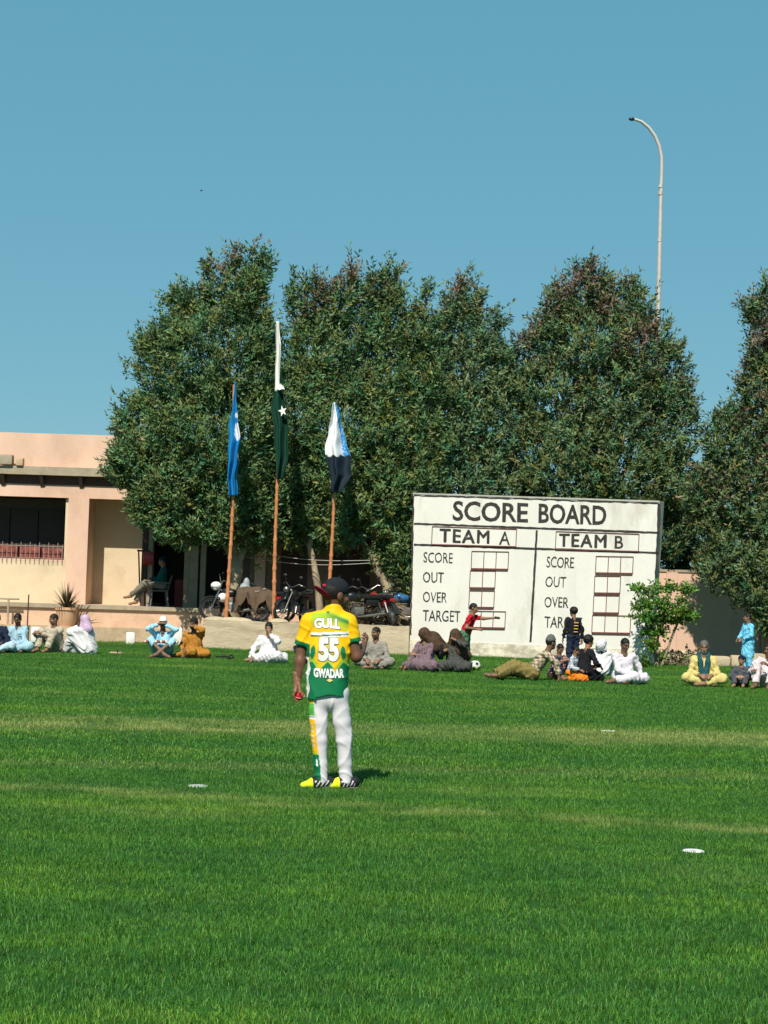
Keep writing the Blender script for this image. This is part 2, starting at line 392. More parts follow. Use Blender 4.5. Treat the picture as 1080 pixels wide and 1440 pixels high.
for kind, objs in ((0, near_t), (1, far_t)):
    gj = ng.nodes.new('GeometryNodeGeometryToInstance')
    for o in objs:
        oi = ng.nodes.new('GeometryNodeObjectInfo'); oi.inputs['Object'].default_value = o
        ng.links.new(oi.outputs['Geometry'], gj.inputs[0])
    ip = ng.nodes.new('GeometryNodeInstanceOnPoints'); ip.inputs['Pick Instance'].default_value = True
    cmp_ = ng.nodes.new('FunctionNodeCompare'); cmp_.data_type = 'FLOAT'; cmp_.operation = 'LESS_THAN' if kind == 0 else 'GREATER_THAN'
    ng.links.new(na.outputs[0], cmp_.inputs[0]); cmp_.inputs[1].default_value = 0.5
    ng.links.new(cmp_.outputs[0], ip.inputs['Selection'])
    rv = ng.nodes.new('FunctionNodeRandomValue'); rv.data_type = 'FLOAT_VECTOR'; rv.inputs[0].default_value = (0, 0, 0); rv.inputs[1].default_value = (0, 0, 6.283)
    e2r = ng.nodes.new('FunctionNodeEulerToRotation'); ng.links.new(rv.outputs[0], e2r.inputs[0])
    ng.links.new(e2r.outputs[0], ip.inputs['Rotation'])
    cx = ng.nodes.new('ShaderNodeCombineXYZ'); cx.inputs[0].default_value = 1; cx.inputs[1].default_value = 1; ng.links.new(ns.outputs[0], cx.inputs[2])
    ng.links.new(cx.outputs[0], ip.inputs['Scale'])
    ri = ng.nodes.new('FunctionNodeRandomValue'); ri.data_type = 'INT'; ri.inputs[4].default_value = 0; ri.inputs[5].default_value = 10
    ng.links.new(ri.outputs[2], ip.inputs['Instance Index'])
    ng.links.new(gi.outputs[0], ip.inputs['Points']); ng.links.new(gj.outputs[0], ip.inputs['Instance'])
    ng.links.new(ip.outputs[0], jn.inputs[0])
ng.links.new(jn.outputs[0], go.inputs[0])
md = grass.modifiers.new('scatter', 'NODES'); md.node_group = ng

# ------------------------------------------------------------------ terrace behind the low wall
YW = 42.5                                   # low wall front
xl = at(286, 870, YW).x; xr = at(576, 870, YW).x
TZ = 0.72
M_dirt = mat('dry_earth', (0.30, 0.22, 0.14), 0.95, 0.25, 3, 0.6, 12)
tag(MB().bb(xl + .25, xr - .1, YW + .3, 47.0, 0.0, TZ).build('terrace', M_dirt), kind='structure')
lw = empty('low_wall', (xl, YW, 0)); tag(lw, 'stained low plaster wall running below the flagpoles and motorbikes', 'wall')
mb = MB(); n = 16; rr = random.Random(3)
tops = [0.755 + rr.uniform(-.02, .02) for _ in range(n + 1)]
for i in range(n):
    xa = xl + (xr - xl) * i / n; xb = xl + (xr - xl) * (i + 1) / n
    mb.hexa([(xa, YW, 0), (xb, YW, 0), (xb, YW + .32, 0), (xa, YW + .32, 0), (xa, YW + .02, tops[i]), (xb, YW + .02, tops[i + 1]), (xb, YW + .30, tops[i + 1]), (xa, YW + .30, tops[i])])
mb.build('wall_face', M_kerb, lw)
MB().bb(xl, xl + .22, YW + .33, 45.85, 0, 0.78).build('return_wall', M_plinth, lw)
mb = MB()
for px_, w_ in ((303, .3), (330, .45), (392, .25)):                       # earth heaped round the pole feet
    p = at(px_, 872, YW + .2); mb.ell((p.x, YW + .16, .76), (w_, .14, .09), nu=12, nv=6)
mb.build('earth_heap', M_kerb, lw, smooth=True)

# ------------------------------------------------------------------ building
YB = 47.0
def bx(px, py=800, Y=YB): return at(px, py, Y).x
def bz(px, py, Y=YB): return at(px, py, Y).z
bld = empty('veranda_building', (bx(60), YB, 0))
tag(bld, 'single storey pink and cream building with shaded veranda behind the trees', 'building')
BL, BR = -14.5, bx(600)                    # building reaches left of the frame
FL = bz(100, 850, 45.8)                    # floor level
z_open = bz(60, 699); z_beam = bz(60, 669); z_slab = bz(60, 657); z_par = bz(60, 609)
xa, xb_, xc, xd = bx(93), bx(122), bx(198), bx(206)
MB().bb(BL, BR, 45.8, 54.0, 0, FL).build('plinth', M_plinth, bld)
mb = MB(); e = 0.012
mb.bb(BL, bx(290), 45.72, 46.3, FL - .10, FL + .006); mb.build('floor_edge', M_conc, bld)
MB().bb(BL, bx(262), 45.0, 45.8, 0, 0.42).build('lower_step', M_sand, bld)
# beam band and roof
MB().bb(BL, BR, YB, YB + .30, z_open, z_beam).build('beam', M_pink, bld)
MB().bb(BL, BR, YB - .26, YB + .30, z_beam + .01, z_slab).build('roof_ledge', M_conc, bld)
MB().bb(BL, BR, YB + .31, 54.0, z_beam + .02, z_slab - .01).build('roof_slab', M_conc, bld)
MB().bb(BL, BR, YB + .10, YB + .34, z_slab + .004, z_par).build('parapet', M_pink, bld)
MB().bb(BL, BR, YB - .012, YB - .001, z_beam - .24, z_beam + .008).build('eave_shade_strip', mat('brown_eave_shade', (.11, .055, .05), .8, .2, 4), bld)  # thin dark brown strip: the ledge's shadow band painted onto the beam
for px_ in (-55, 3, 58, 113, 168, 222, 276):                              # cantilever brackets
    x = bx(px_ + 2, 672); mb = MB()
    mb.hexa([(x - .05, YB - .035, z_beam - .30), (x + .05, YB - .035, z_beam - .30), (x + .05, YB + .0, z_beam - .30), (x - .05, YB + .0, z_beam - .30),
             (x - .05, YB - .24, z_beam - .012), (x + .05, YB - .24, z_beam - .012), (x + .05, YB, z_beam - .012), (x - .05, YB, z_beam - .012)])
    mb.build('bracket', M_dark, bld)
# columns and walls
MB().bb(xa, xb_, YB - .03, YB + .34, FL, z_open - .003).build('column', M_pink, bld)
sill = bz(60, 789)
MB().bb(BL, xa - .003, YB + .10, YB + .26, FL, sill).build('window_wall', M_cream, bld)
MB().bb(BL, xa - .003, YB + .10, YB + .40, sill + .003, sill + .05).build('window_sill', M_pink, bld)
MB().bb(bx(88), xa - .003, YB + .11, YB + .25, sill + .053, z_open - .003).build('window_jamb', M_cream, bld)
# window grille
M_grille = mat('grille_iron', (.30, .25, .21), .6, .2, 12)
gx0, gx1 = BL + 2.0, bx(88) - .01
ztop = bz(60, 768)
for i in range(44):
    x = gx1 - .03 - i * 0.127
    if x < gx0: break
    MB().tube([(x, YB + .07, sill - .07), (x, YB + .07, ztop + (.10 if i % 2 else .05))], 0.009, 6).build('grille_bar', M_grille, bld, smooth=True)
MB().tube([(gx0, YB + .085, ztop), (gx1, YB + .085, ztop)], 0.010, 6).build('grille_rail', M_grille, bld)
MB().tube([(gx0, YB + .085, sill + .08), (gx1, YB + .085, sill + .08)], 0.008, 6).build('grille_rail', M_grille, bld)
M_brick = mat('dull_red_cloth', (0.22, 0.06, 0.05), 0.85, 0.5, 6, stain=(0.45, 0.25, 0.17), stain_th=0.56, stain_scale=3)
mb = MB()
for i in range(9): mb.bbev((gx1 - .35 - i * .62, YB + .40, sill + .20 + .02 * (i % 3)), (.58, .26, .34), .05)
mb.build('bench_back', M_brick, bld, smooth=True)
# dark shutters inside the window
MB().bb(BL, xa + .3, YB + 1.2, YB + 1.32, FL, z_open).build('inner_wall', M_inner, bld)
for i in range(6):
    x = bx(86) - .5 - i * .8
    MB().bb(x - .38, x + .38, YB + 1.12, YB + 1.19, sill - .2, z_open - .3).build('shutter', M_dark, bld)
# door recess
RD = 1.16
MB().bb(xb_ - .12, xc + .18, YB + RD, YB + RD + .15, FL, z_open + .2).build('recess_wall', M_cream, bld)
MB().bb(xb_ - .20, xb_ - .02, YB + .345, YB + RD + .0, FL, z_open + .2).build('recess_cheek', M_cream, bld)
MB().bb(xb_ - .2, xc + .18, YB + .31, YB + RD + .2, z_open + .21, z_open + .30).build('recess_ceiling', M_cream, bld)
MB().bb(xc + .01, xc + .16, YB + .02, YB + RD - .003, FL, z_open - .003).build('recess_cheek', M_dark, bld)
MB().bb(xc + .17, xc + .30, YB + .06, YB + .20, FL, z_open - .003).build('post', M_conc, bld)
# veranda behind the tree
for px_, w_, m_ in ((262, .14, M_conc), (272, .24, M_conc), (285, .14, M_conc), (341, .4, M_inner)):
    x = bx(px_); MB().bb(x - w_ / 2, x + w_ / 2, YB + .05, YB + .28, FL, z_open - .003).build('post', m_, bld)
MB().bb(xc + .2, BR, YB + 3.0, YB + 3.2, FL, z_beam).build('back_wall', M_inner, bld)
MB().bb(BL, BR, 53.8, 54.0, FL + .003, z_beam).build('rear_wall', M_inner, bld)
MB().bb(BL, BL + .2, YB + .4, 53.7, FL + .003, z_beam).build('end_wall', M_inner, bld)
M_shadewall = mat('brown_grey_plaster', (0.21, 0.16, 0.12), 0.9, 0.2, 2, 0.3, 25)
xw = bx(350)
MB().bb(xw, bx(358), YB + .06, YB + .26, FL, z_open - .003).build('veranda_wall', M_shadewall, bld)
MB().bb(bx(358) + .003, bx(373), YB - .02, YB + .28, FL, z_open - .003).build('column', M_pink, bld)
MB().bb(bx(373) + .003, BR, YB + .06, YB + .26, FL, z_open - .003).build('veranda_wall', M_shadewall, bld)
for a_, b_ in ((395, 432), (468, 520)):
    w = MB().bb(bx(a_), bx(b_), YB + .03, YB + .055, bz(420, 832), bz(420, 745)).build('window', M_dark, bld)
    MB().bb(bx(a_) - .05, bx(b_) + .05, YB - .03, YB + .028, bz(420, 832) - .07, bz(420, 832) - .003).build('window_sill', M_conc, w)
# red cloth heap and red door leaf in the veranda
MB().bb(bx(245), bx(257), YB + .3, YB + .36, FL + .01, bz(250, 815)).build('red_panel', mat('dark_red_panel', (0.16, 0.03, 0.03), 0.7, 0.4, 5), bld)
# block lying on the ledge
p = at(8, 652, YB - .2)
tag(MB().bbev((p.x, YB - .22, z_slab + .16), (.42, .30, .28), .05).build('concrete_block', M_conc, None, smooth=True), 'grey concrete block lying on the roof ledge at the left edge', 'block')
tag(MB().bbev((p.x + .40, YB - .22, z_slab + .11), (.20, .22, .21), .03).build('broken_brick', M_sand, None, smooth=True), 'small brown brick beside the concrete block on the roof ledge', 'brick')

# metal rod and rail in front of the plinth
p0 = gnd(39, 905); y_ = 44.9
x = at(39, 860, y_).x
tag(MB().tube([(x, y_, 0), (x + .01, y_, at(39, 836, y_).z)], .018, 6).build('metal_rod', M_dark), 'thin dark metal rod standing behind the man in light blue at left', 'rod')
zz = at(14, 842, 45.5).z
tag(MB().tube([(at(-40, 842, 45.5).x, 45.5, zz), (at(27, 842, 45.5).x, 45.5, zz)], .03, 6).tube([(at(-30, 842, 45.5).x, 45.5, zz), (at(-30, 842, 45.5).x, 45.5, .42)], .03, 6).tube([(at(12, 842, 45.5).x, 45.5, zz), (at(12, 842, 45.5).x, 45.5, .42)], .03, 6).build('low_rail', M_conc), 'low grey rail in front of the window wall at the left edge', 'rail')
# white painted stones
for px_, py_, w_, h_, lab in ((183, 906, .24, .34, 'white painted stone left of the man with the white cap'), (50, 901, .26, .40, 'white painted stone between the light blue and beige men'), (248, 900, .3, .5, 'white painted stone behind the man in mustard')):
    q = at(px_, py_, 44.4); mb = MB(); mb.bbev((q.x, 44.4, h_ / 2), (w_, .2, h_), .06, .2)
    tag(mb.build('white_stone', M_whitepl, None, smooth=True), lab, 'stone', 'white painted stones along the plinth')
# agave in a planter
q = at(93, 880, 45.3); pot = empty('potted_plant', (q.x, 45.3, .42)); tag(pot, 'spiky potted plant in a pale terracotta planter on the step', 'potted plant')
zt = at(93, 854, 45.3).z
MB().lathe((q.x, 45.3, 0), [(.20, .42), (.25, .55), (.28, zt - .08), (.31, zt - .07), (.31, zt), (.27, zt), (.26, zt - .05)], 18).build('planter', M_terra, pot, smooth=True)
rr = np.random.default_rng(5); V = []; F = []; CO = []
for i in range(130):
    az = rr.uniform(0, 2 * np.pi); el = rr.uniform(0.12, 1.5); ln = rr.uniform(.40, .85)
    d = np.array([np.cos(az) * np.cos(el), np.sin(az) * np.cos(el), np.sin(el)]); s_ = np.cross(d, [0, 0, 1.]); s_ /= np.linalg.norm(s_) + 1e-6
    b = np.array([q.x, 45.3, zt - .02]); k = len(V); w = .018
    mid = b + d * ln * .55 + np.array([0, 0, -.02]); tip = b + d * ln + np.array([0, 0, -.18 * np.cos(el) * ln])
    V += [b - s_ * w, b + s_ * w, mid - s_ * w * .8, mid + s_ * w * .8, tip]; F += [(k, k + 1, k + 3), (k, k + 3, k + 2), (k + 2, k + 3, k + 4)]
    cc = np.array([.085, .085, .04]) * rr.uniform(.6, 1.5) if rr.random() > .3 else np.array([.17, .10, .06]) * rr.uniform(.6, 1.2)
    CO += [cc] * 5
link('foliage', raw_mesh('foliage', np.array(V) - np.array([q.x, 45.3, .42]), np.array(F), np.array(CO)), M_leaf, pot)

# ------------------------------------------------------------------ scoreboard
GL = at(577, 905, 44.0); GRr = at(917, 925, 41.4)
ba = Vector((GL.x, GL.y, 0)); bb_ = Vector((GRr.x, GRr.y, 0))
bu = (bb_ - ba).normalized(); bn = Vector((bu.y, -bu.x, 0)); 
def onb(px, py, off=0.0):
    d = ray(px, py); t = (ba + bn * off - cam_loc).dot(bn) / d.dot(bn); return cam_loc + d * t
sb = empty('scoreboard', (ba + bb_) / 2); tag(sb, 'large whitewashed masonry scoreboard with painted black lettering', 'scoreboard')
TH = 0.42
P_tl, P_tr = onb(581, 695), onb(927.5, 706.5)
P_bl, P_br = Vector((onb(576.5, 900).x, onb(576.5, 900).y, 0)), Vector((onb(913, 925).x, onb(913, 925).y, 0))
zb = 0.38
def lerp(a, b, t): return a + (b - a) * t
def slab(mb, a, b, c, d, th0, th1):       # quad a b c d (bl br tr tl) swept from offset th0 to th1 along the normal
    return mb.hexa([a + bn * th0, b + bn * th0, b + bn * th1, a + bn * th1, d + bn * th0, c + bn * th0, c + bn * th1, d + bn * th1])
P_ml = lerp(P_bl, P_tl, zb / P_tl.z); P_mr = lerp(P_br, P_tr, zb / P_tr.z)
slab(MB(), P_ml, P_mr, P_tr, P_tl, 0, -0.06).build('board_face', M_white, sb)
slab(MB(), P_ml, P_mr, P_tr, P_tl, -0.061, -TH).build('board_core', M_board_side, sb)
slab(MB(), P_bl, P_br, P_mr - Vector((0, 0, .002)), P_ml - Vector((0, 0, .002)), .015, -TH - .01).build('board_base', M_boardbase, sb)
slab(MB(), P_tl, P_tr, P_tr + Vector((0, 0, .04)), P_tl + Vector((0, 0, .04)), .012, -TH - .01).build('coping', M_board_side, sb)
def strip(a, b, w, name, m=None, off=.004, parent=None, jag=0.0, seed=0):
    A, B = onb(*a), onb(*b); d = (B - A); L_ = d.length; d.normalize(); nrm = bn.cross(d).normalized()
    n = max(2, int(L_ / .12)) if jag else 1; rr = random.Random(seed); vv = []; ff = []
    for i in range(n + 1):
        p = A + (B - A) * i / n; k1 = w / 2 + rr.uniform(-jag, jag); k2 = w / 2 + rr.uniform(-jag, jag)
        vv += [p + nrm * k1 + bn * off, p - nrm * k2 + bn * off, p - nrm * k2 - bn * .004, p + nrm * k1 - bn * .004]
        if i:
            q = 4 * i; ff += [(q - 4, q - 3, q + 1, q), (q - 4, q, q + 3, q - 1), (q - 3, q - 2, q + 2, q + 1)]
    ff += [(0, 1, 2, 3), (4 * n, 4 * n + 1, 4 * n + 2, 4 * n + 3)]
    return MB().add(vv, ff).build(name, m or M_ink, parent or sb)
strip((582, 736.5), (926.7, 749.3), .055, 'painted_rule', jag=.007, seed=1)
strip((582, 766), (926.4, 777.4), .055, 'painted_rule', jag=.007, seed=2)
strip((755, 745.6), (746, 903), .055, 'painted_rule', jag=.006, seed=3, off=.0055)
strip((581.6, 697), (577.4, 893), .04, 'painted_border', jag=.012, seed=4)
strip((927.0, 708), (922.5, 812), .06, 'painted_border', jag=.012, seed=5)
strip((582, 696.6), (926.5, 708), .035, 'painted_border', jag=.014, seed=6, off=.0055)
def zm(x, y): return (560 + x / 2.7, 680 + y / 2.7)
def frame(x0, y0, x1, y1, cells, sl=.033, thick=True):
    tl, tr = zm(x0, y0), zm(x1, y0 + sl * (x1 - x0) - (2 if cells else 0)); bl, br = zm(x0 - 3, y1 - sl * (x1 - x0) + 2), zm(x1 - 3, y1)
    root = strip(tl, tr, .022, 'score_frame', M_red_frame, off=.014)
    strip(bl, br, .05 if thick else .03, 'frame_bar', M_red_frame, off=.030, parent=root)
    n = max(cells, 1)
    for i in range(n + 1):
        t = i / n; a = (tl[0] + (tr[0] - tl[0]) * t, tl[1] + (tr[1] - tl[1]) * t); b = (bl[0] + (br[0] - bl[0]) * t, bl[1] + (br[1] - bl[1]) * t)
        strip(a, b, .017, 'frame_bar', M_red_frame, off=.012, parent=root)
frame(130, 163, 450, 240, 0, thick=False); frame(600, 182, 915, 258, 0, thick=False)
for q_ in ((280, 257, 420, 327, 3), (274, 331, 370, 398, 2), (271, 407, 366, 472, 2), (270, 484, 408, 550, 3),
           (752, 276, 893, 343, 3), (747, 351, 845, 418, 2), (743, 425, 840, 493, 2), (738, 500, 883, 570, 3)): frame(*q_)

def text_geo(txt, bold=0.0, spacing=1.0):
    cu = bpy.data.curves.new('t', 'FONT'); cu.body = txt; cu.size = 1.0; cu.offset = bold; cu.resolution_u = 3; cu.space_character = spacing
    ob = bpy.data.objects.new('t', cu); C.objects.link(ob)
    dg = bpy.context.evaluated_depsgraph_get(); ev = ob.evaluated_get(dg); me = ev.to_mesh()
    V = np.array([v.co[:] for v in me.vertices]); F = [list(p.vertices) for p in me.polygons]
    ev.to_mesh_clear(); bpy.data.objects.remove(ob); bpy.data.curves.remove(cu)
    lo = V.min(0); hi = V.max(0); V[:, 0] = (V[:, 0] - lo[0]) / (hi[0] - lo[0]); V[:, 1] = (V[:, 1] - lo[1]) / (hi[1] - lo[1])
    return V, F
def solid_text(V, F, fn, off0, off1):      # extrude flat text into a thin solid, mapped by fn(u, v, off)
    n = len(V); out = [fn(a, b, off1) for a, b, _ in V] + [fn(a, b, off0) for a, b, _ in V]
    ff = [tuple(f) for f in F]; ec = {}
    for f in F:
        for i in range(len(f)):
            e = (f[i], f[(i + 1) % len(f)]); ec[e] = ec.get(e, 0) + 1
    for (a, b) in list(ec):
        if (b, a) not in ec: ff.append((b, a, a + n, b + n))
    return out, ff
def word(txt, x0, y0, x1, y1, dy=0.0, bold=.018, lean=-.6, spacing=1.0):
    V, F = text_geo(txt, bold, spacing)
    s = .033 * (x1 - x0) if dy is None else dy
    rr = random.Random(hash(txt) % 1000 if False else len(txt) * 7 + int(x0))
    def fn(u, v, off):
        wob = .5 * math.sin(u * 9 + x0) + .5 * math.sin(u * 23 + v * 5 + x0 * 2)
        px_ = x0 + (x1 - x0) * u + lean * (1 - v) + .28 * math.sin(v * 7 + u * 31 + x0); py_ = y1 + s * u + (y0 - y1) * v + wob * .4
        return onb(px_, py_) + bn * off
    mbt = MB()
    for k, (sx, sy) in enumerate(((0, 0),) if bold > 0 else ((0, 0), (-.75, .1), (.75, -.1), (.1, -.5), (-.1, .5))):
        out, ff = solid_text(V, F, lambda u, v, off: fn(u, v, off + (.0006 * k if off > 0 else 0)) + bu * (sx * .0185) + Vector((0, 0, sy * .0185)), -.002, .0048)
        mbt.add(out, ff)
    mbt.build('lettering', M_ink, sb, recalc=False)
word('SCORE', 637, 704.2, 743, 732.2, 3.2, .022); word('BOARD', 758, 707.8, 853, 735.8, 3.3, .022)
word('TEAM', 619, 743.8, 688, 762.2, 2.4, .0, spacing=1.15); word('A', 702.5, 747, 718, 766, .6, .012)
word('TEAM', 786.7, 750.4, 852.6, 768.2, 2.0, .0, spacing=1.15); word('B', 865, 753.5, 877, 771.3, .4, .012)
word('SCORE', 596, 776.3, 637, 791.2, 1.1, .005); word('OUT', 595, 804.3, 624.5, 819.2, .7, .005); word('OVER', 595, 832, 629, 846.9, 1.0, .005); word('TARGET', 595, 857.6, 647.5, 873.6, 1.5, .005)
word('SCORE', 769, 782.5, 807.5, 798, 1.4, .005); word('OUT', 767.4, 810.5, 796.3, 825.4, .8, .005); word('OVER', 766, 839, 800, 854, 1.0, .005); word('TARGET', 766, 866.5, 819, 882.5, 1.6, .005)

# ------------------------------------------------------------------ boundary wall right of the scoreboard
YR = 46.2
bw = empty('boundary_wall', (9, YR, 0)); tag(bw, 'peach boundary wall in tree shade right of the scoreboard', 'wall')
z_bw = at(960, 805, YR).z
MB().bb(at(640, 805, YR).x, 26, YR, YR + .25, 0, z_bw).build('wall_panel', M_pink, bw)
MB().bb(at(640, 805, YR).x, 26, YR - .03, YR + .28, z_bw + .002, z_bw + .07).build('coping', M_conc, bw)
for k in range(4):
    x = at(945, 805, YR).x + k * 2.6
    MB().bb(x - .15, x + .15, YR - .06, YR - .003, 0, z_bw - .003).build('pier', M_pink, bw)
# low stone kerb at the right edge of the field
rb = empty('rubble_kerb', (8.4, 41.2, 0)); tag(rb, 'rough rubble kerb at the foot of the boundary wall', 'kerb')
rr = random.Random(11); x = at(940, 900, 41.6).x
while x < 14:
    w = rr.uniform(.3, .6)
    if not (at(1046, 900, 41.6).x < x < at(1080, 900, 41.6).x and False):
        MB().bbev((x + w / 2, 43.0 + rr.uniform(-.05, .05), rr.uniform(.10, .19)), (w * .94, .35, rr.uniform(.26, .46)), .07, rr.uniform(-.2, .2)).build('stone', M_kerb, rb, smooth=True)
    x += w * rr.uniform(.95, 1.3)
# ------------------------------------------------------------------ trees
def leaves(P, D, n_per, ln, wd, rng, colr):
    """P, D: base and axis of every shoot; lanceolate leaves set spirally along each; returns vertices, faces, colours"""
    n = len(P); k = n_per
    t = (np.arange(k)[None, :] + rng.random((n, k))) / k
    sl = rng.uniform(.28, .60, (n, 1))
    base = P[:, None, :] + D[:, None, :] * (t * sl)[:, :, None]
    up = np.array([0, 0, 1.0]); a = np.cross(D, up + 1e-3); a /= np.linalg.norm(a, axis=1, keepdims=True) + 1e-9; b = np.cross(D, a)
    ph = t * 17.0 + rng.uniform(0, 6.28, (n, 1)); tilt = rng.uniform(.45, 1.25, (n, k))
    rad = a[:, None] * np.cos(ph)[..., None] + b[:, None] * np.sin(ph)[..., None]
    d = D[:, None] * np.cos(tilt)[..., None] + rad * np.sin(tilt)[..., None]
    d[..., 2] -= 0.12; d /= np.linalg.norm(d, axis=2, keepdims=True)
    s = np.cross(d, rad); s /= np.linalg.norm(s, axis=2, keepdims=True) + 1e-9
    nr = np.cross(s, d)
    L = ln * rng.uniform(.6, 1.25, (n, k, 1)) * rng.uniform(.7, 1.15, (n, 1, 1)); W = wd * rng.uniform(.75, 1.2, (n, k, 1))
    v0 = base; v1 = base + d * L * .45 + s * W * .5 + nr * W * .18; v2 = base + d * L - nr * L * .10; v3 = base + d * L * .45 - s * W * .5 + nr * W * .18
    V = np.stack([v0, v1, v2, v3], 2).reshape(-1, 3)
    m = n * k; q = np.arange(m)[:, None] * 4
    F = np.concatenate([q + np.array([[0, 1, 2]]), q + np.array([[0, 2, 3]])], 0).astype(np.int32)
    CO = np.repeat(colr(base.reshape(-1, 3), rng, np.repeat(np.arange(n), k)), 4, 0)
    return V, F, CO
def lobe_shoots(lobes, dens, rng, pull=.34, spread=.35):
    """lobes: (centre, radii) ellipsoids; shoots over the surface, thinner inside"""
    Ps, Ds = [], []
    A = [(np.array(c), np.array(r)) for c, r in lobes]
    for c, r in A:
        area = 4 * np.pi * ((r[0] * r[1]) ** 1.6 / 3 + (r[0] * r[2]) ** 1.6 / 3 + (r[1] * r[2]) ** 1.6 / 3) ** (1 / 1.6)
        n = int(area * dens)
        u = rng.normal(size=(n, 3)); u /= np.linalg.norm(u, axis=1, keepdims=True)
        rr = np.where(rng.random(n) < .72, rng.uniform(.84, 1.04, n), rng.uniform(.35, .9, n))
        rr *= 1 + .11 * np.sin(u[:, 0] * 6 + c[0] * 3) * np.sin(u[:, 2] * 7 + c[2]) + .06 * rng.normal(size=n)
        P = c + u * r * rr[:, None]
        keep = np.ones(n, bool)
        for c2, r2 in A:
            if c2 is c: continue
            keep &= ~((((P - c2) / r2) ** 2).sum(1) < .30)
        # fewer shoots on the side turned away from the field
        keep &= ~((u[:, 1] > .35) & (rng.random(n) < .6))
        cl_ = np.sin(P[:, 0] * 3.3 + 1.7 * np.sin(P[:, 2] * 1.9)) * np.sin(P[:, 2] * 3.0 + 1.3 * np.sin(P[:, 0] * 2.3) + c[0]) + .5 * np.sin(P[:, 0] * 7.1 + P[:, 1] * 5) * np.sin(P[:, 2] * 6.3)
        keep &= ~((cl_ < -.42) & (rng.random(n) < .75) & (rr > .8))
        P = P + (u * r / np.linalg.norm(u * r, axis=1, keepdims=True)) * (.16 * cl_ * (rr > .8))[:, None]
        P = P[keep]; u = u[keep]; nn = u / r; nn /= np.linalg.norm(nn, axis=1, keepdims=True)
        D = nn * .75 + np.array([0, 0, .75]) + rng.normal(size=P.shape) * spread
        D /= np.linalg.norm(D, axis=1, keepdims=True); P = P - D * pull; Ps.append(P); Ds.append(D)
    return np.concatenate(Ps), np.concatenate(Ds)
def green_mix(brown_fn, base=(.112, .184, .066)):
    base = np.array(base)
    def fn(B, rng, shoot):
        ns = shoot.max() + 1
        kS = rng.uniform(.62, 1.30, ns)[shoot]; hue = rng.normal(size=ns)[shoot]
        kL = rng.uniform(.75, 1.30, len(B))
        c = base[None] * (kS * kL)[:, None]
        c[:, 0] *= 1 + .28 * hue.clip(-1.6, 2); c[:, 2] *= 1 + .16 * (-hue).clip(-1.2, 2)
        clump = np.sin(B[:, 0] * 1.9 + 1.3) * np.sin(B[:, 2] * 2.3 + .7) + .6 * np.sin(B[:, 0] * 4.1 - B[:, 2] * 3.7)
        p = brown_fn(B) * (1 + .8 * clump)
        isb = (rng.random(ns)[shoot] * .6 + rng.random(len(B)) * .4) < p
        bc = np.array([.185, .140, .095])[None] * rng.uniform(.6, 1.4, len(B))[:, None] * np.array([1, 1, 1]) 
        pink = rng.random(len(B)) < .3
        bc[pink] *= np.array([1.1, .9, 1.0])
        c[isb] = bc[isb]
        yl = rng.random(ns)[shoot] < .02
        c[yl] = np.array([.16, .18, .03])[None] * rng.uniform(.7, 1.2, yl.sum())[:, None]
        return c.clip(.004, .6)
    return fn
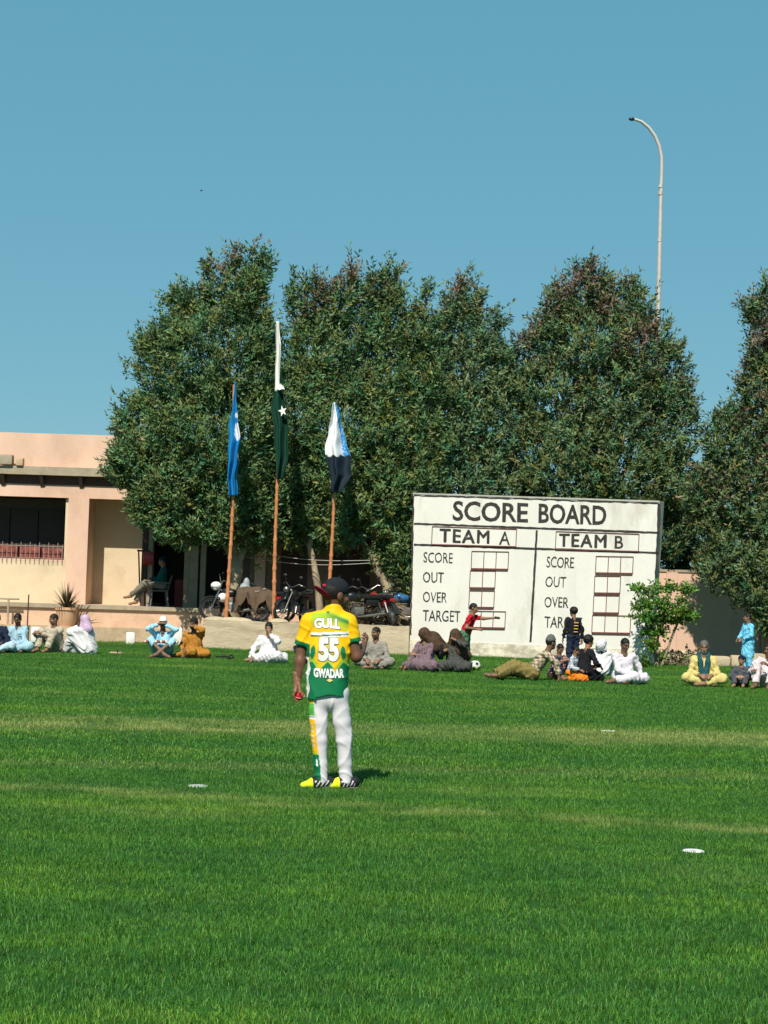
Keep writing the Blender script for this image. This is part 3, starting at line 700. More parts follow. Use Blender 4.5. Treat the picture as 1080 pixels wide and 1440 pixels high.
def tree(name, label, base_px, Y, lobes_px, limbs_px, brown, seed, dens=46, leaf=(.17, .050), ground_z=0.0, dk=.85, group='trees behind the field', cat='tree', n_per=13, base_col=(.112, .184, .066), trunk_r=.16):
    rng = np.random.default_rng(seed)
    b = at(*base_px, Y); root = empty(name, (b.x, Y, ground_z)); tag(root, label, cat, group)
    org = np.array([b.x, Y, ground_z])
    lobes = []
    for q in lobes_px:
        cx_, cy_, rx_, ry_ = q[:4]; dy = q[4] if len(q) > 4 else 0.0; cy_ += 12 if rx_ < 20 else 7; ry_ *= .97
        c = at(cx_, cy_, Y + dy); s = FPX / (Y + dy)
        ry_y = min(rx_ / s * dk, 2.1)
        lobes.append(((c.x, c.y, c.z), (rx_ / s, ry_y, ry_ / s)))
    spikes = []                                   # upright leaders breaking the outline
    for c, r in lobes:
        for _ in range(5 if r[2] > .5 else 2):
            u = rng.uniform(-.9, .9); zt_ = c[2] + r[2] * math.sqrt(max(0, 1 - u * u)) * .90
            rx2 = rng.uniform(.07, .15); spikes.append(((c[0] + u * r[0], c[1] + rng.uniform(-.5, .2) * r[1], zt_), (rx2, rx2, rng.uniform(.16, .40))))
    P, D = lobe_shoots(lobes, dens, rng); P2, D2 = lobe_shoots(spikes, 26, rng, .2); P = np.concatenate([P, P2]); D = np.concatenate([D, D2])
    zs = P[:, 2]; zmin, zmax = zs.min(), zs.max()
    V, F, CO = leaves(P, D, n_per, leaf[0], leaf[1], rng, green_mix(lambda B: brown(B, zmin, zmax), base_col))
    link('crown', raw_mesh('crown', V - org, F, CO), M_leaf, root)
    mb = MB()
    for pts_px, r0, r1 in limbs_px:
        pts = []
        for i, q in enumerate(pts_px):
            p = at(q[0], q[1], Y + (q[2] if len(q) > 2 else 0)); pts.append(p)
        if pts[0].z > ground_z and pts[0].z < ground_z + 1.2: pts[0].z = ground_z - .05
        # subdivide with a little wander
        out = [];
        for i in range(len(pts) - 1):
            for k in range(4):
                t = k / 4; p = pts[i].lerp(pts[i + 1], t); out.append(p + Vector(rng.normal(size=3) * .018))
        out.append(pts[-1]); n = len(out)
        mb.tube(out, [(r0 + (r1 - r0) * (i / (n - 1)) ** .8) * (1 + .10 * math.sin(i * 2.1 + seed)) for i in range(n)], 10)
    # boughs from the crown's axis out to each lobe
    top = Vector(at(base_px[0], base_px[1] - 110, Y))
    for c, r in lobes:
        cv = Vector(c); a = top.lerp(cv, .1)
        mid = top.lerp(cv, .55) + Vector((0, 0, .25))
        mb.tube([top, mid, cv, cv + Vector((0, 0, r[2] * .6))], [.075, .05, .03, .012], 6)
    mb.build('trunk', M_bark, root, smooth=True)
    return root
none = lambda B, a, b: np.zeros(len(B)) + .02
def top_brown(lo, amt):
    return lambda B, a, b: .02 + amt * np.clip(((B[:, 2] - a) / (b - a) - lo) / (1 - lo), 0, 1)
GT = TZ
# 1 big left tree
tree('evergreen_tree', 'tall dense evergreen with a twin-lobed top beside the pink building', (328, 850), 45.0,
     [(318, 400, 36, 52), (364, 382, 20, 34), (270, 440, 40, 46), (352, 450, 28, 70), (300, 490, 95, 90), (246, 520, 60, 80), (215, 610, 55, 65), (188, 598, 26, 24), (196, 640, 46, 32, -.3),
      (300, 610, 100, 85, -.2), (360, 580, 40, 110), (255, 685, 75, 62, -.3), (330, 690, 75, 65, -.3), (270, 735, 60, 28, -.4), (375, 720, 40, 60), (218, 700, 30, 35, -.3), (170, 650, 22, 22, -.3)],
     [([(326, 856), (332, 800), (328, 745), (318, 660), (312, 560)], .24, .07), ([(332, 800), (350, 750), (360, 680), (362, 560)], .12, .04), ([(330, 790), (300, 730), (262, 650)], .10, .03)],
     top_brown(.78, .35), 11, ground_z=GT)
# 2
tree('evergreen_tree', 'evergreen with reddish top leaves directly behind the green flag', (448, 850), 45.5,
     [(440, 424, 32, 34), (478, 425, 36, 42), (438, 495, 50, 60), (480, 500, 50, 70), (425, 580, 50, 80, -.4), (470, 620, 60, 90, -.5), (420, 680, 45, 60, -.4), (480, 710, 52, 52, -.5), (415, 730, 35, 30), (440, 750, 30, 25), (520, 395, 9, 26), (495, 390, 8, 24), (410, 400, 8, 18)],
     [([(452, 842, -.4), (446, 810, -.4), (437, 770, -.3), (436, 700), (440, 560)], .11, .05), ([(437, 775, -.3), (425, 735), (415, 660)], .07, .03)],
     top_brown(.66, .36), 12, ground_z=GT)
# 3
tree('evergreen_tree', 'evergreen with a slender pointed top behind the light blue flag', (548, 850), 45.7,
     [(545, 400, 15, 38), (548, 445, 32, 45), (595, 425, 11, 30), (525, 440, 22, 40), (590, 470, 34, 42), (545, 520, 55, 70), (595, 560, 50, 70), (530, 610, 50, 75, -.5), (580, 650, 52, 75, -.5), (540, 700, 48, 58, -.6), (575, 745, 40, 50, -.6), (545, 770, 30, 32, -.5), (582, 800, 22, 35, -.5)],
     [([(556, 868, -.5), (545, 830, -.5), (528, 790, -.5), (512, 762, -.4), (508, 690)], .15, .06), ([(545, 830, -.5), (552, 780, -.4), (556, 690), (550, 540)], .13, .05), ([(568, 862, -.2), (572, 800), (575, 700)], .14, .05)],
     top_brown(.72, .35), 13, ground_z=GT)
# 4
tree('evergreen_tree', 'grey green evergreen with a ragged pointed top above the left half of the scoreboard', (650, 850), 46.4,
     [(652, 415, 18, 34), (650, 455, 36, 40), (698, 465, 14, 36), (672, 440, 12, 30), (632, 470, 20, 45), (655, 520, 58, 62), (700, 520, 34, 45), (640, 600, 62, 75), (700, 600, 55, 75), (650, 680, 62, 72, -.3), (705, 690, 52, 70, -.3), (735, 560, 28, 60), (650, 760, 60, 50)],
     [([(655, 880), (652, 780), (650, 650), (652, 480)], .2, .05)],
     top_brown(.75, .3), 14, base_col=(.120, .186, .082))
# 5
tree('evergreen_tree', 'broad evergreen with brown withered upper leaves above the right half of the scoreboard', (850, 850), 46.2,
     [(822, 408, 36, 40), (862, 425, 38, 40), (890, 425, 24, 34), (788, 440, 28, 40), (765, 485, 30, 45), (830, 480, 70, 60), (900, 490, 48, 60), (780, 560, 58, 75), (860, 570, 75, 80), (930, 530, 40, 62), (945, 600, 36, 75), (800, 650, 70, 75, -.3), (880, 660, 70, 70, -.3), (940, 680, 38, 55), (760, 680, 40, 50), (935, 740, 36, 45), (745, 460, 14, 12)],
     [([(855, 900), (852, 780), (845, 650), (835, 440)], .22, .04), ([(870, 900), (880, 760), (905, 640), (900, 480)], .15, .04)],
     top_brown(.30, .40), 15, base_col=(.117, .178, .069))
# 6 right edge
tree('evergreen_tree', 'open brownish evergreen at the right edge with a thin spindly top', (1075, 900), 43.6,
     [(1072, 415, 22, 26), (1056, 428, 14, 12), (1078, 460, 22, 22), (1060, 488, 12, 14), (1080, 500, 26, 22), (1052, 548, 22, 32), (1090, 560, 40, 60), (1023, 580, 24, 18), (1030, 625, 42, 42), (1090, 650, 55, 70), (1008, 662, 28, 38), (1035, 700, 48, 58), (1085, 740, 60, 65), (1000, 730, 32, 42), (1020, 785, 42, 40, -.3), (1075, 810, 48, 45, -.4), (985, 690, 20, 30), (1130, 700, 60, 120), (1120, 850, 50, 60, -.5), (1074, 865, 16, 22, -.6)],
     [([(1082, 950), (1080, 860), (1076, 740), (1074, 600), (1074, 400)], .17, .02), ([(1078, 800), (1045, 700), (1030, 620)], .09, .03)],
     top_brown(.18, .42), 16, base_col=(.110, .164, .064), dk=.8)
# filler behind scoreboard's right end
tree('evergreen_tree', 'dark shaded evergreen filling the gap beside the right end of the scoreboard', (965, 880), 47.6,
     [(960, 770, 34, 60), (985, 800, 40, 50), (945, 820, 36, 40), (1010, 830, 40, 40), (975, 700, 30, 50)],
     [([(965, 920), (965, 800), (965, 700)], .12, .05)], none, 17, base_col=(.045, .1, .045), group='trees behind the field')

# young broad-leaved tree beside the scoreboard
rng = np.random.default_rng(31)
Yt = 40.4; b0 = at(925, 935, Yt); st = empty('young_tree', (b0.x, Yt, 0)); tag(st, 'young bright green tree with open tiers in front of the scoreboard right end', 'tree')
pads = [(905, 826, 24, 9), (940, 824, 22, 8), (970, 824, 18, 7), (925, 845, 32, 10), (960, 858, 28, 10), (900, 850, 18, 8), (905, 866, 24, 10), (940, 870, 30, 10), (975, 866, 14, 7), (920, 885, 24, 12), (915, 905, 12, 10), (930, 922, 11, 9), (962, 840, 8, 6), (890, 823, 10, 5), (905, 930, 9, 8)]
pads = [(925 + (a - 925) * .9, 935 + (b - 935) * .97, c * .88, d * .85) for a, b, c, d in pads]
P, D = [], []
for cx_, cy_, rx_, ry_ in pads:
    c = at(cx_, cy_, Yt + rng.uniform(-.35, .25)); s = FPX / Yt; n = int(rx_ * ry_ * .27)
    u = rng.normal(size=(n, 3)); u /= np.linalg.norm(u, axis=1, keepdims=True); u *= rng.random((n, 1)) ** .45
    P.append(np.array(c)[None] + u * np.array([rx_ / s, rx_ / s * .8, ry_ / s])); d = u * .9 + np.array([0, -.1, .25]) + rng.normal(size=(n, 3)) * .35
    D.append(d / np.linalg.norm(d, axis=1, keepdims=True))
P = np.concatenate(P); D = np.concatenate(D)
V, F, CO = leaves(P - D * .12, D * .55, 7, .105, .062, rng, green_mix(lambda B: np.zeros(len(B)) + .015, (.10, .205, .026)))
org = np.array([b0.x, Yt, 0]); link('crown', raw_mesh('crown', V - org, F, CO), M_leaf, st)
mb = MB()
for q in ([(925, 937), (924, 905), (930, 870), (940, 826)], [(926, 937), (915, 900), (905, 866), (897, 828)], [(929, 937), (945, 895), (960, 860), (972, 826)], [(924, 905), (912, 850), (915, 828)]):
    mb.tube([at(x, y, Yt) if i else Vector((at(x, y, Yt).x, Yt, -.02)) for i, (x, y) in enumerate(q)], [.035, .03, .022, .01], 7)
mb.build('trunk', M_bark, st, smooth=True)
# low green shoots and dry brush at its foot
br = empty('dry_brush', (at(960, 935, 40.8).x, 40.8, 0)); tag(br, 'dry brown brush and twigs right of the young tree', 'brush')
mb = MB()
for i in range(60):
    x = at(rng.uniform(935, 985), 930, 40.8).x; a = rng.uniform(0, 6.28); l = rng.uniform(.2, .55)
    p = Vector((x, 40.8 + rng.uniform(-.3, .3), 0)); q = p + Vector((math.cos(a) * l * .7, math.sin(a) * l * .5, l * rng.uniform(.3, .9)))
    mb.tube([p, p.lerp(q, .5) + Vector((0, 0, .05)), q], [.010, .008, .003], 4)
mb.build('twig', M_bark, br)
n = 60; P = np.stack([rng.uniform(at(938, 930, 40.8).x, at(978, 930, 40.8).x, n), 40.8 + rng.uniform(-.3, .3, n), rng.uniform(.05, .4, n)], 1); D = rng.normal(size=(n, 3)) + [0, 0, .8]; D /= np.linalg.norm(D, axis=1, keepdims=True)
V, F, CO = leaves(P, D * .4, 6, .10, .045, rng, green_mix(lambda B: np.zeros(len(B)) + .35, (.07, .15, .03)))
link('foliage', raw_mesh('foliage', V - np.array(br.location), F, CO), M_leaf, br)

# ------------------------------------------------------------------ tall street lamp pole behind the trees
YL = 56.0
lp = empty('lamp_post', (at(920, 900, YL).x, YL, 0)); tag(lp, 'tall galvanised lamp pole with a curved arm rising behind the trees', 'lamp post')
pp = [(921.5, 900), (923.5, 640), (925, 460), (927.5, 360), (929, 290), (930.5, 240)]
arm = [(930.5, 240), (930.5, 222), (927, 205), (921, 191), (912, 179), (902, 171), (892, 167.5)]
pw = [at(x, y, YL) for x, y in pp]; pw[0] = Vector((pw[0].x, YL, 0))
MB().tube(pw, [.13, .105, .088, .078, .070, .064], 12).build('pole', M_steel, lp, smooth=True)
MB().tube([at(x, y, YL) for x, y in arm], [.064, .062, .060, .058, .055, .05, .044], 10).build('arm', M_steel, lp, smooth=True)
MB().ell(at(888.5, 167.5, YL), (.11, .07, .06)).build('lamp_socket', M_black, lp, smooth=True)
for y in (338, 262, 272):
    q = at(928.5 - (y - 290) * .02, y, YL); MB().lathe((q.x, q.y, q.z), [(.07, -.05), (.084, -.05), (.084, .05), (.07, .05)], 12).build('collar', M_steel, lp)

# ------------------------------------------------------------------ flags on bamboo poles
def bamboo(name, label, foot_px, top_px, Y, r0, r1):
    a = at(*foot_px, Y); b = at(*top_px, Y); root = empty(name, (a.x, Y, a.z - .15)); tag(root, label, 'flagpole', 'bamboo flagpoles on the low wall')
    a = a - Vector((0, 0, .15)); L = (b - a).length; n = int(L / .055); pts = []; rad = []
    rr = random.Random(int(foot_px[0])); k = 0; seg = .34
    for i in range(n + 1):
        t = i / n; p = a.lerp(b, t) + Vector((.04 * math.sin(t * 5 + foot_px[0]), 0.015 * math.sin(t * 4), 0)); d = (t * L) % seg
        r = r0 + (r1 - r0) * t; r *= 1.32 if d < .055 else (1.0 - .04 * math.sin(math.pi * d / seg))
        pts.append(p); rad.append(r)
    MB().tube(pts, rad, 10).build('pole', M_bamboo, root, smooth=True)
    return root
def drape(name, label, Y, left, right, colfn, seed, nfold=2.2, amp=.07, rows=90, cols=30, thick=.006, sway=0.0):
    """flag hanging in folds; left/right: outline points (px, py) from top to bottom"""
    def interp(poly, t):
        ys = [p[1] for p in poly]; y = ys[0] + (ys[-1] - ys[0]) * t
        return float(np.interp(y, ys, [p[0] for p in poly])), y
    rr = np.random.default_rng(seed); V = []; CO = []
    ph = rr.uniform(0, 6)
    for i in range(rows + 1):
        t = i / rows; (xl_, yl_), (xr_, yr_) = interp(left, t), interp(right, t); wpx = max(xr_ - xl_, .5)
        for j in range(cols + 1):
            u = j / cols
            x = xl_ + wpx * u + .08 * wpx * math.sin(u * 2 * math.pi * nfold + ph + t * 2) + min(1.3, wpx * .09) * math.sin(t * 11 + ph + 2.2 * u) + min(.7, wpx * .05) * math.sin(t * 27 + ph * 2)
            y = yl_ + (yr_ - yl_) * u
            am = amp * min(1, wpx / 14) 
            dy = am * math.sin(u * 2 * math.pi * nfold + ph + t * 3.1) + am * .4 * math.sin(u * 13 + t * 9 + ph) + sway * u
            V.append(at(x, y, Y + dy)); CO.append(colfn(x, y, u, t))
    F = []
    for i in range(rows):
        for j in range(cols):
            a = i * (cols + 1) + j; F.append((a, a + 1, a + cols + 2, a + cols + 1))
    org = np.array(at(left[0][0], left[0][1], Y)); o = tag(link(name, raw_mesh(name, np.array(V) - org, np.array(F), np.array(CO), True), M_flag), label, 'flag')
    o.location = org; sm = o.modifiers.new('thickness', 'SOLIDIFY'); sm.thickness = thick
    return o
M_flag = mat('flag_cloth', (1, 1, 1), 0.75, 0.06, 12, 0.12, 120, spec=0.2, attr=True, dist=.004)
_p = M_flag.node_tree.nodes['Principled BSDF']
YF = 42.9
bamboo('flagpole', 'bamboo pole carrying the plain blue flag, leftmost of the three', (319.5, 872), (330.5, 541), YF, .052, .026)
bamboo('flagpole', 'tallest bamboo pole carrying the dark green flag with white star', (387.5, 868), (391.5, 456), YF, .052, .022)
bamboo('flagpole', 'bamboo pole behind the cricketer carrying the white and light blue flag', (463.5, 868), (470.5, 569), YF, .052, .024)
def c_blue(x, y, u, t):
    b = np.array([.008, .185, .46])
    if x > 327.5 and 578 < y < 648 and u > .45:
        if ((x - 334) / 4.2) ** 2 + ((y - 607) / 13) ** 2 < 1 or ((x - 333) / 2.5) ** 2 + ((y - 584) / 4) ** 2 < 1 or ((x - 335) / 2) ** 2 + ((y - 641) / 4) ** 2 < 1: return np.array([.66, .70, .76])
    return b * (1.0 if t < .55 or u < .5 else .9)
drape('flag', 'limp blue flag with a white emblem on the leftmost bamboo pole', YF - .19, [(329.5, 537), (326, 575), (320.5, 610), (317.5, 655), (320, 668), (322, 697)], [(332, 537), (335, 585), (337.5, 615), (337, 655), (335, 668), (333, 697)], c_blue, 3, 1.6, .08)
def c_pak(x, y, u, t):
    xe = np.interp(y, [452, 500, 538, 544, 552], [396, 394.5, 392.5, 400, 380])
    if y < 549 and x < xe and not (y > 546 and x > 396): return np.array([.74, .74, .70])
    return np.array([.006, .045, .028])
dg = drape('flag', 'dark green and white flag with crescent and star on the tallest pole', YF - .19, [(389, 452), (388, 500), (386.5, 538), (387, 550), (383, 575), (385.5, 600), (385, 645), (389, 674)], [(391.5, 452), (395, 490), (397, 520), (400, 548), (403, 580), (406, 610), (408, 645), (401, 674)], c_pak, 5, 1.7, .08)
def on_flag(poly_px, Y, name, parent, m, th=.012):
    n = len(poly_px); org = parent.location
    v = [at(x, y, Y) - org for x, y in poly_px] + [at(x, y, Y + th) - org for x, y in poly_px]
    f = [tuple(range(n)), tuple(range(2 * n - 1, n - 1, -1))] + [(i, i + n, (i + 1) % n + n, (i + 1) % n) for i in range(n)]
    return link(name, raw_mesh(name, v, f), m, parent)
M_flagwhite = mat('flag_white', (.75, .75, .72), .8, .05, 10)
star = []
for i in range(10):
    a = math.pi / 2 + i * math.pi / 5 + .25; r = 6.6 if i % 2 == 0 else 2.6; star.append((397.5 + r * math.cos(a), 578 - r * 1.25 * math.sin(a)))
on_flag(star, YF - .32, 'star', dg, M_flagwhite)
cres = [(391, 541), (395, 540.5), (399, 544), (400.5, 548), (397, 547), (393, 548.5), (388.5, 547)]
on_flag(cres, YF - .32, 'crescent', dg, M_flagwhite)
def c_three(x, y, u, t):
    xs_ = np.interp(y, [570, 640], [471, 483])
    if y > 641 + (x - 460) * -.02 + 1.5 * math.sin(x * .6): return np.array([.012, .022, .035])
    if x > xs_:
        if (int(x * 2.1) + int(y * .8)) % 9 == 0: return np.array([.6, .68, .75])
        return np.array([.03, .26, .60])
    return np.array([.74, .75, .78])
drape('flag', 'white, light blue and black flag hanging on the pole behind the cricketer', YF - .20, [(469, 566), (462, 605), (457.5, 640), (461, 662), (465, 692)], [(471.5, 566), (481, 600), (490, 640), (495, 668), (482, 692)], c_three, 9, 1.4, .10, sway=.10)

# wires strung under the trees
for k, (a, b) in enumerate((((346, 773, 46.6), (520, 788, 43.2)), ((346, 783, 46.6), (520, 792, 43.2)))):
    A, B = at(*a), at(*b); pts = [A.lerp(B, t / 12) - Vector((0, 0, .12 * math.sin(math.pi * t / 12))) for t in range(13)]
    tag(MB().tube(pts, .010, 5).build('washing_line', M_steel), ['upper', 'lower'][k] + ' of the two pale lines strung under the trees behind the flagpoles', 'line', 'lines strung under the trees')
# ------------------------------------------------------------------ motorbikes
def motorbike(label, loc, rz, tank_m, lean=.12, steer=.35, cover=False, cowl=False):
    """built lying along +x (front at -x), wheels on z = 0"""
    root = empty('motorbike', loc, rz); root.rotation_euler = (lean, 0, rz)
    tag(root, label, 'motorbike', 'motorbikes parked on the terrace')
    B = lambda mb, n, m, p=root, sm=True: mb.build(n, m, p, smooth=sm, world=False)
    rS = Matrix.Rotation(steer, 3, 'Z')
    hub = Vector((-.62, 0, .30)); pv = Vector((-.42, 0, .80))
    def S(p): p = Vector(p); return pv + rS @ (p - pv)
    # wheels
    for front in (True, False):
        c = S(hub) if front else Vector((.62, 0, .30)); rot = rS if front else None
        w = B(MB().torus(c, .262, .042, rot=rot), 'wheel', M_rubber)
        B(MB().torus(c, .222, .014, rot=rot, m=6), 'rim', M_chrome, w)
        mb = MB(); mb.tube([c + (rot or Matrix.Identity(3)) @ Vector((0, -.05, 0)), c + (rot or Matrix.Identity(3)) @ Vector((0, .05, 0))], .055, 12)
        for i in range(16):
            a = i * math.pi / 8; d = Vector((math.cos(a), 0, math.sin(a)))
            if rot: d = rot @ d
            mb.tube([c + d * .04, c + d * .222], .004, 4, cap=False)
        B(mb, 'hub', M_engine, w)
        # mudguard
        mb = MB(); vv = []; ff = []; n = 12
        for i in range(n + 1):
            a = R(25 + 130 * i / n) if front else R(5 + 140 * i / n)
            for s in (-1, -.6, .6, 1):
                q = Vector((math.cos(a) * (.33 if abs(s) < 1 else .305), s * .06, math.sin(a) * (.33 if abs(s) < 1 else .305)))
                if rot: q = rot @ q
                vv.append(c + q)
        for i in range(n):
            for j in range(3): a = i * 4 + j; ff.append((a, a + 1, a + 5, a + 4))
        B(mb.add(vv, ff), 'mudguard', tank_m if front else M_black)
    mb = MB()
    for s in (-1, 1): mb.tube([S((-.62, s * .075, .30)), S((-.42, s * .075, .82))], .020, 8)
    B(mb, 'fork', M_chrome)
    B(MB().tube([S((-.30, -.36, .98)), S((-.37, -.22, 1.02)), S((-.40, -.05, .93)), S((-.40, .05, .93)), S((-.37, .22, 1.02)), S((-.30, .36, .98))], .013, 8), 'handlebar', M_chrome)
    for s in (-1, 1):
        B(MB().tube([S((-.335, s * .27, 1.0)), S((-.295, s * .38, .975))], .019, 8), 'grip', M_rubber)
        B(MB().tube([S((-.37, s * .2, 1.02)), S((-.40, s * .26, 1.18))], .006, 5).ell(S((-.40, s * .27, 1.20)), (.015, .055, .035)), 'mirror', M_black)
    hl = B(MB().ell(S((-.53, 0, .86)), (.09, .09, .09)), 'headlamp', M_whitepl if cowl else M_black)
    B(MB().ell(S((-.59, 0, .86)), (.045, .075, .075)), 'lens', M_chrome, hl)
    if cowl: B(MB().ell(S((-.52, 0, .90)), (.14, .13, .10)), 'cowl', M_whitepl)
    B(MB().tube([(-.40, 0, .80), (-.05, 0, .62), (.22, 0, .60), (.62, 0, .62)], .022, 8).tube([(-.38, 0, .74), (-.26, 0, .32), (.16, 0, .26), (.24, 0, .58)], .020, 8).tube([(.18, .07, .30), (.62, .07, .30)], .018, 8).tube([(.18, -.07, .30), (.62, -.07, .30)], .018, 8), 'frame', M_black)
    mb = MB(); mb.ell((-.16, 0, .72), (.24, .12, .115)); mb.ell((-.22, 0, .755), (.15, .115, .10)); B(mb, 'fuel_tank', tank_m)
    mb = MB(); mb.bbev((.34, 0, .75), (.66, .22, .10), .04); B(mb, 'seat', M_black)
    B(MB().bbev((.34, 0, .60), (.36, .20, .17), .05), 'side_cover', tank_m)
    mb = MB(); mb.bbev((-.02, 0, .38), (.30, .20, .20), .04)
    for i in range(6): mb.bbev((-.10, 0, .44 + i * .022), (.15, .17, .010), .003)
    B(mb, 'engine', M_engine)
    B(MB().tube([(-.14, -.10, .44), (-.20, -.12, .30), (-.05, -.13, .24), (.20, -.13, .27), (.80, -.14, .36)], [.02, .02, .022, .035, .04], 8), 'exhaust', M_chrome)
    for s in (-1, 1): B(MB().tube([(.50, s * .10, .62), (.62, s * .09, .32)], .028, 8), 'shock', M_chrome)
    B(MB().bbev((.74, 0, .68), (.07, .14, .08), .02), 'tail_light', M_red)
    B(MB().tube([(.60, .10, .80), (.78, .09, .86), (.78, -.09, .86), (.60, -.10, .80)], .010, 6), 'grab_rail', M_chrome)
    if cover:
        vv = []; ff = []; nx, ny = 16, 12
        for i in range(nx + 1):
            for j in range(ny + 1):
                x = .02 + 1.0 * i / nx; s = -1 + 2 * j / ny
                prof = min(1, abs(s) * 1.6); y = s * .30 + .05 * math.sin(i * 1.9 + j) * abs(s)
                z = .88 - (.62 + .22 * math.sin(i * .8 + 1) + .1 * math.sin(i * 2.3)) * max(0, abs(s) - .24) ** 1.0 + .03 * math.sin(i * 1.3 + j * 1.7) - .35 * max(0, i / nx - .65) - .2 * max(0, .2 - i / nx)
                vv.append((x, y, z)); 
        for i in range(nx):
            for j in range(ny): a = i * (ny + 1) + j; ff.append((a, a + 1, a + ny + 2, a + ny + 1))
        o = B(MB().add(vv, ff), 'dust_cover', M_tarp); o.modifiers.new('t', 'SOLIDIFY').thickness = .012
    return root
def onT(px, Y): q = at(px, 860, Y); return (q.x, Y, TZ)
motorbike('motorbike with white headlamp cowl and brown dust cover beside the leftmost flagpole', onT(330, 43.45), R(-6), M_black, lean=-.1, cowl=True, cover=True)
motorbike('red motorbike behind the covered one beside the tallest flagpole', onT(366, 44.1), R(8), M_red)
motorbike('dark motorbike parked end on left of the cricketer', onT(412, 43.5), R(68), M_black, steer=-.3)
motorbike('black motorbike just right of the cricketer behind the low wall', onT(503, 43.4), R(25), M_black, steer=.3)
motorbike('motorbike with a red tank behind the leaning tree trunk', onT(535, 44.0), R(-60), M_red, steer=-.2)
motorbike('blue motorbike half hidden by the left end of the scoreboard', onT(572, 44.85), R(6), M_blue, steer=.1)
# sacks and white helmet lying on the bikes
q = at(303, 838, 43.4)
sk = empty('shopping_bag', (at(344, 850, 43.3).x, 43.7, 1.52)); tag(sk, 'grey cloth bag heaped on the motorbike seat by the leftmost pole', 'bag')
MB().ell((at(344, 838, 43.7).x, 43.7, at(344, 832, 43.7).z), (.17, .16, .24)).ell((at(346, 838, 43.7).x, 43.7, at(344, 822, 43.7).z), (.09, .09, .18)).build('bag_body', M_graypl, sk, smooth=True)
hm = empty('helmet', (at(313, 842, 43.3).x, 43.35, at(313, 845, 43.3).z)); tag(hm, 'white helmet resting on the bike left of the first flagpole', 'helmet')
MB().ell((hm.location.x, 43.35, hm.location.z + .08), (.13, .15, .12)).build('shell', M_whitepl, hm, smooth=True)
MB().ell((hm.location.x - .09, 43.30, hm.location.z + .06), (.06, .12, .05)).build('visor', M_black, hm, smooth=True)
# dry brush heaped under the trees
rng = np.random.default_rng(77)
bh = empty('brush_heap', (at(515, 850, 44.2).x, 44.2, TZ)); tag(bh, 'heap of cut dry branches behind the motorbikes right of the cricketer', 'brush')
mb = MB()
for i in range(120):
    p = Vector((at(rng.uniform(485, 560), 850, 44.3).x, 44.3 + rng.uniform(-.4, .5), TZ + rng.uniform(.0, .55))); a = rng.uniform(0, 6.28); l = rng.uniform(.3, .9)
    qv = p + Vector((math.cos(a) * l, math.sin(a) * l * .5, rng.uniform(-.1, .3)))
    if qv.z < TZ: qv.z = TZ + .02
    mb.tube([p, p.lerp(qv, .5) + Vector((0, 0, .06)), qv], [.016, .012, .005], 4)
mb.build('branch', M_bark, bh)
n = 260; P = np.stack([rng.uniform(at(485, 850, 44.3).x, at(560, 850, 44.3).x, n), 44.2 + rng.uniform(-.4, .5, n), TZ + rng.uniform(.1, .65, n)], 1); D = rng.normal(size=(n, 3)); D /= np.linalg.norm(D, axis=1, keepdims=True)
V, F, CO = leaves(P, D * .5, 6, .14, .05, rng, green_mix(lambda B: np.zeros(len(B)) + .85, (.10, .10, .04)))
link('dry_leaves', raw_mesh('dry_leaves', V - np.array(bh.location), F, CO), M_leaf, bh)

# ------------------------------------------------------------------ plastic chair on the veranda
YC = 46.45
M_chair = mat('chair_plastic', (.11, .115, .12), .5, .15, 6)
cpos = at(222, 848, YC)
ch = empty('plastic_chair', (cpos.x + .02, YC, FL + .007), R(-78)); tag(ch, 'grey plastic armchair under the man on the veranda', 'chair')
Bc = lambda mb, n: mb.build(n, M_chair, ch, smooth=True, world=False)
Bc(MB().bbev((0, 0, .43), (.48, .46, .035), .012), 'seat')
mb = MB(); vv = []; ff = []
for i in range(7):
    for j in range(7):
        u = -1 + 2 * j / 6; t = i / 6; vv.append((u * .23, .22 + .10 * t + .04 * (1 - u * u), .45 + .42 * t - .05 * u * u * t))
for i in range(6):
    for j in range(6): a = i * 7 + j; ff.append((a, a + 1, a + 8, a + 7))
o = Bc(mb.add(vv, ff), 'backrest'); o.modifiers.new('t', 'SOLIDIFY').thickness = .02
for sx in (-1, 1):
    for sy in (-1, 1): Bc(MB().tube([(sx * .21, sy * .20, .43), (sx * .25, sy * .24, 0)], [.026, .02], 8), 'leg')
    Bc(MB().tube([(sx * .25, -.22, .43), (sx * .27, -.22, .62), (sx * .27, -.05, .66), (sx * .26, .24, .64)], .02, 8), 'armrest')
# red cloth hung on the post behind the seated man
q = at(208, 785, 46.75); rc = empty('hanging_cloth', (q.x, 46.9, q.z + .3)); tag(rc, 'red cloth hung on the veranda post behind the seated man', 'cloth')
MB().bbev((q.x, 46.9, q.z), (.30, .07, .34), .03).build('cloth', M_red, rc, smooth=True)
tag(MB().tube([at(195, 774, 46.6), at(197, 848, 46.6)], .022, 6).tube([at(193, 774, 46.6), at(212, 776, 46.6)], .03, 6).build('metal_stand', M_black), 'thin black metal stand beside the doorway left of the seated man', 'stand')

# ------------------------------------------------------------------ white marker discs on the field
for px_, py_, w_, lab in ((278, 1104, .085, 'white field marker disc left of the cricketer'), (975, 1195, .072, 'white field marker disc nearest the right edge'), (855, 1027, .085, 'white field marker disc on the dry patch below the scoreboard')):
    g = gnd(px_, py_, .014)
    tag(MB().lathe((g.x, g.y, 0), [(.0, .014), (.03, .0145), (w_ - .02, .0135), (w_ - .008, .012), (w_, .006), (w_ - .004, .0)], 24).build('field_marker', M_whitepl, None, smooth=True), lab, 'marker', 'flat white markers on the field')

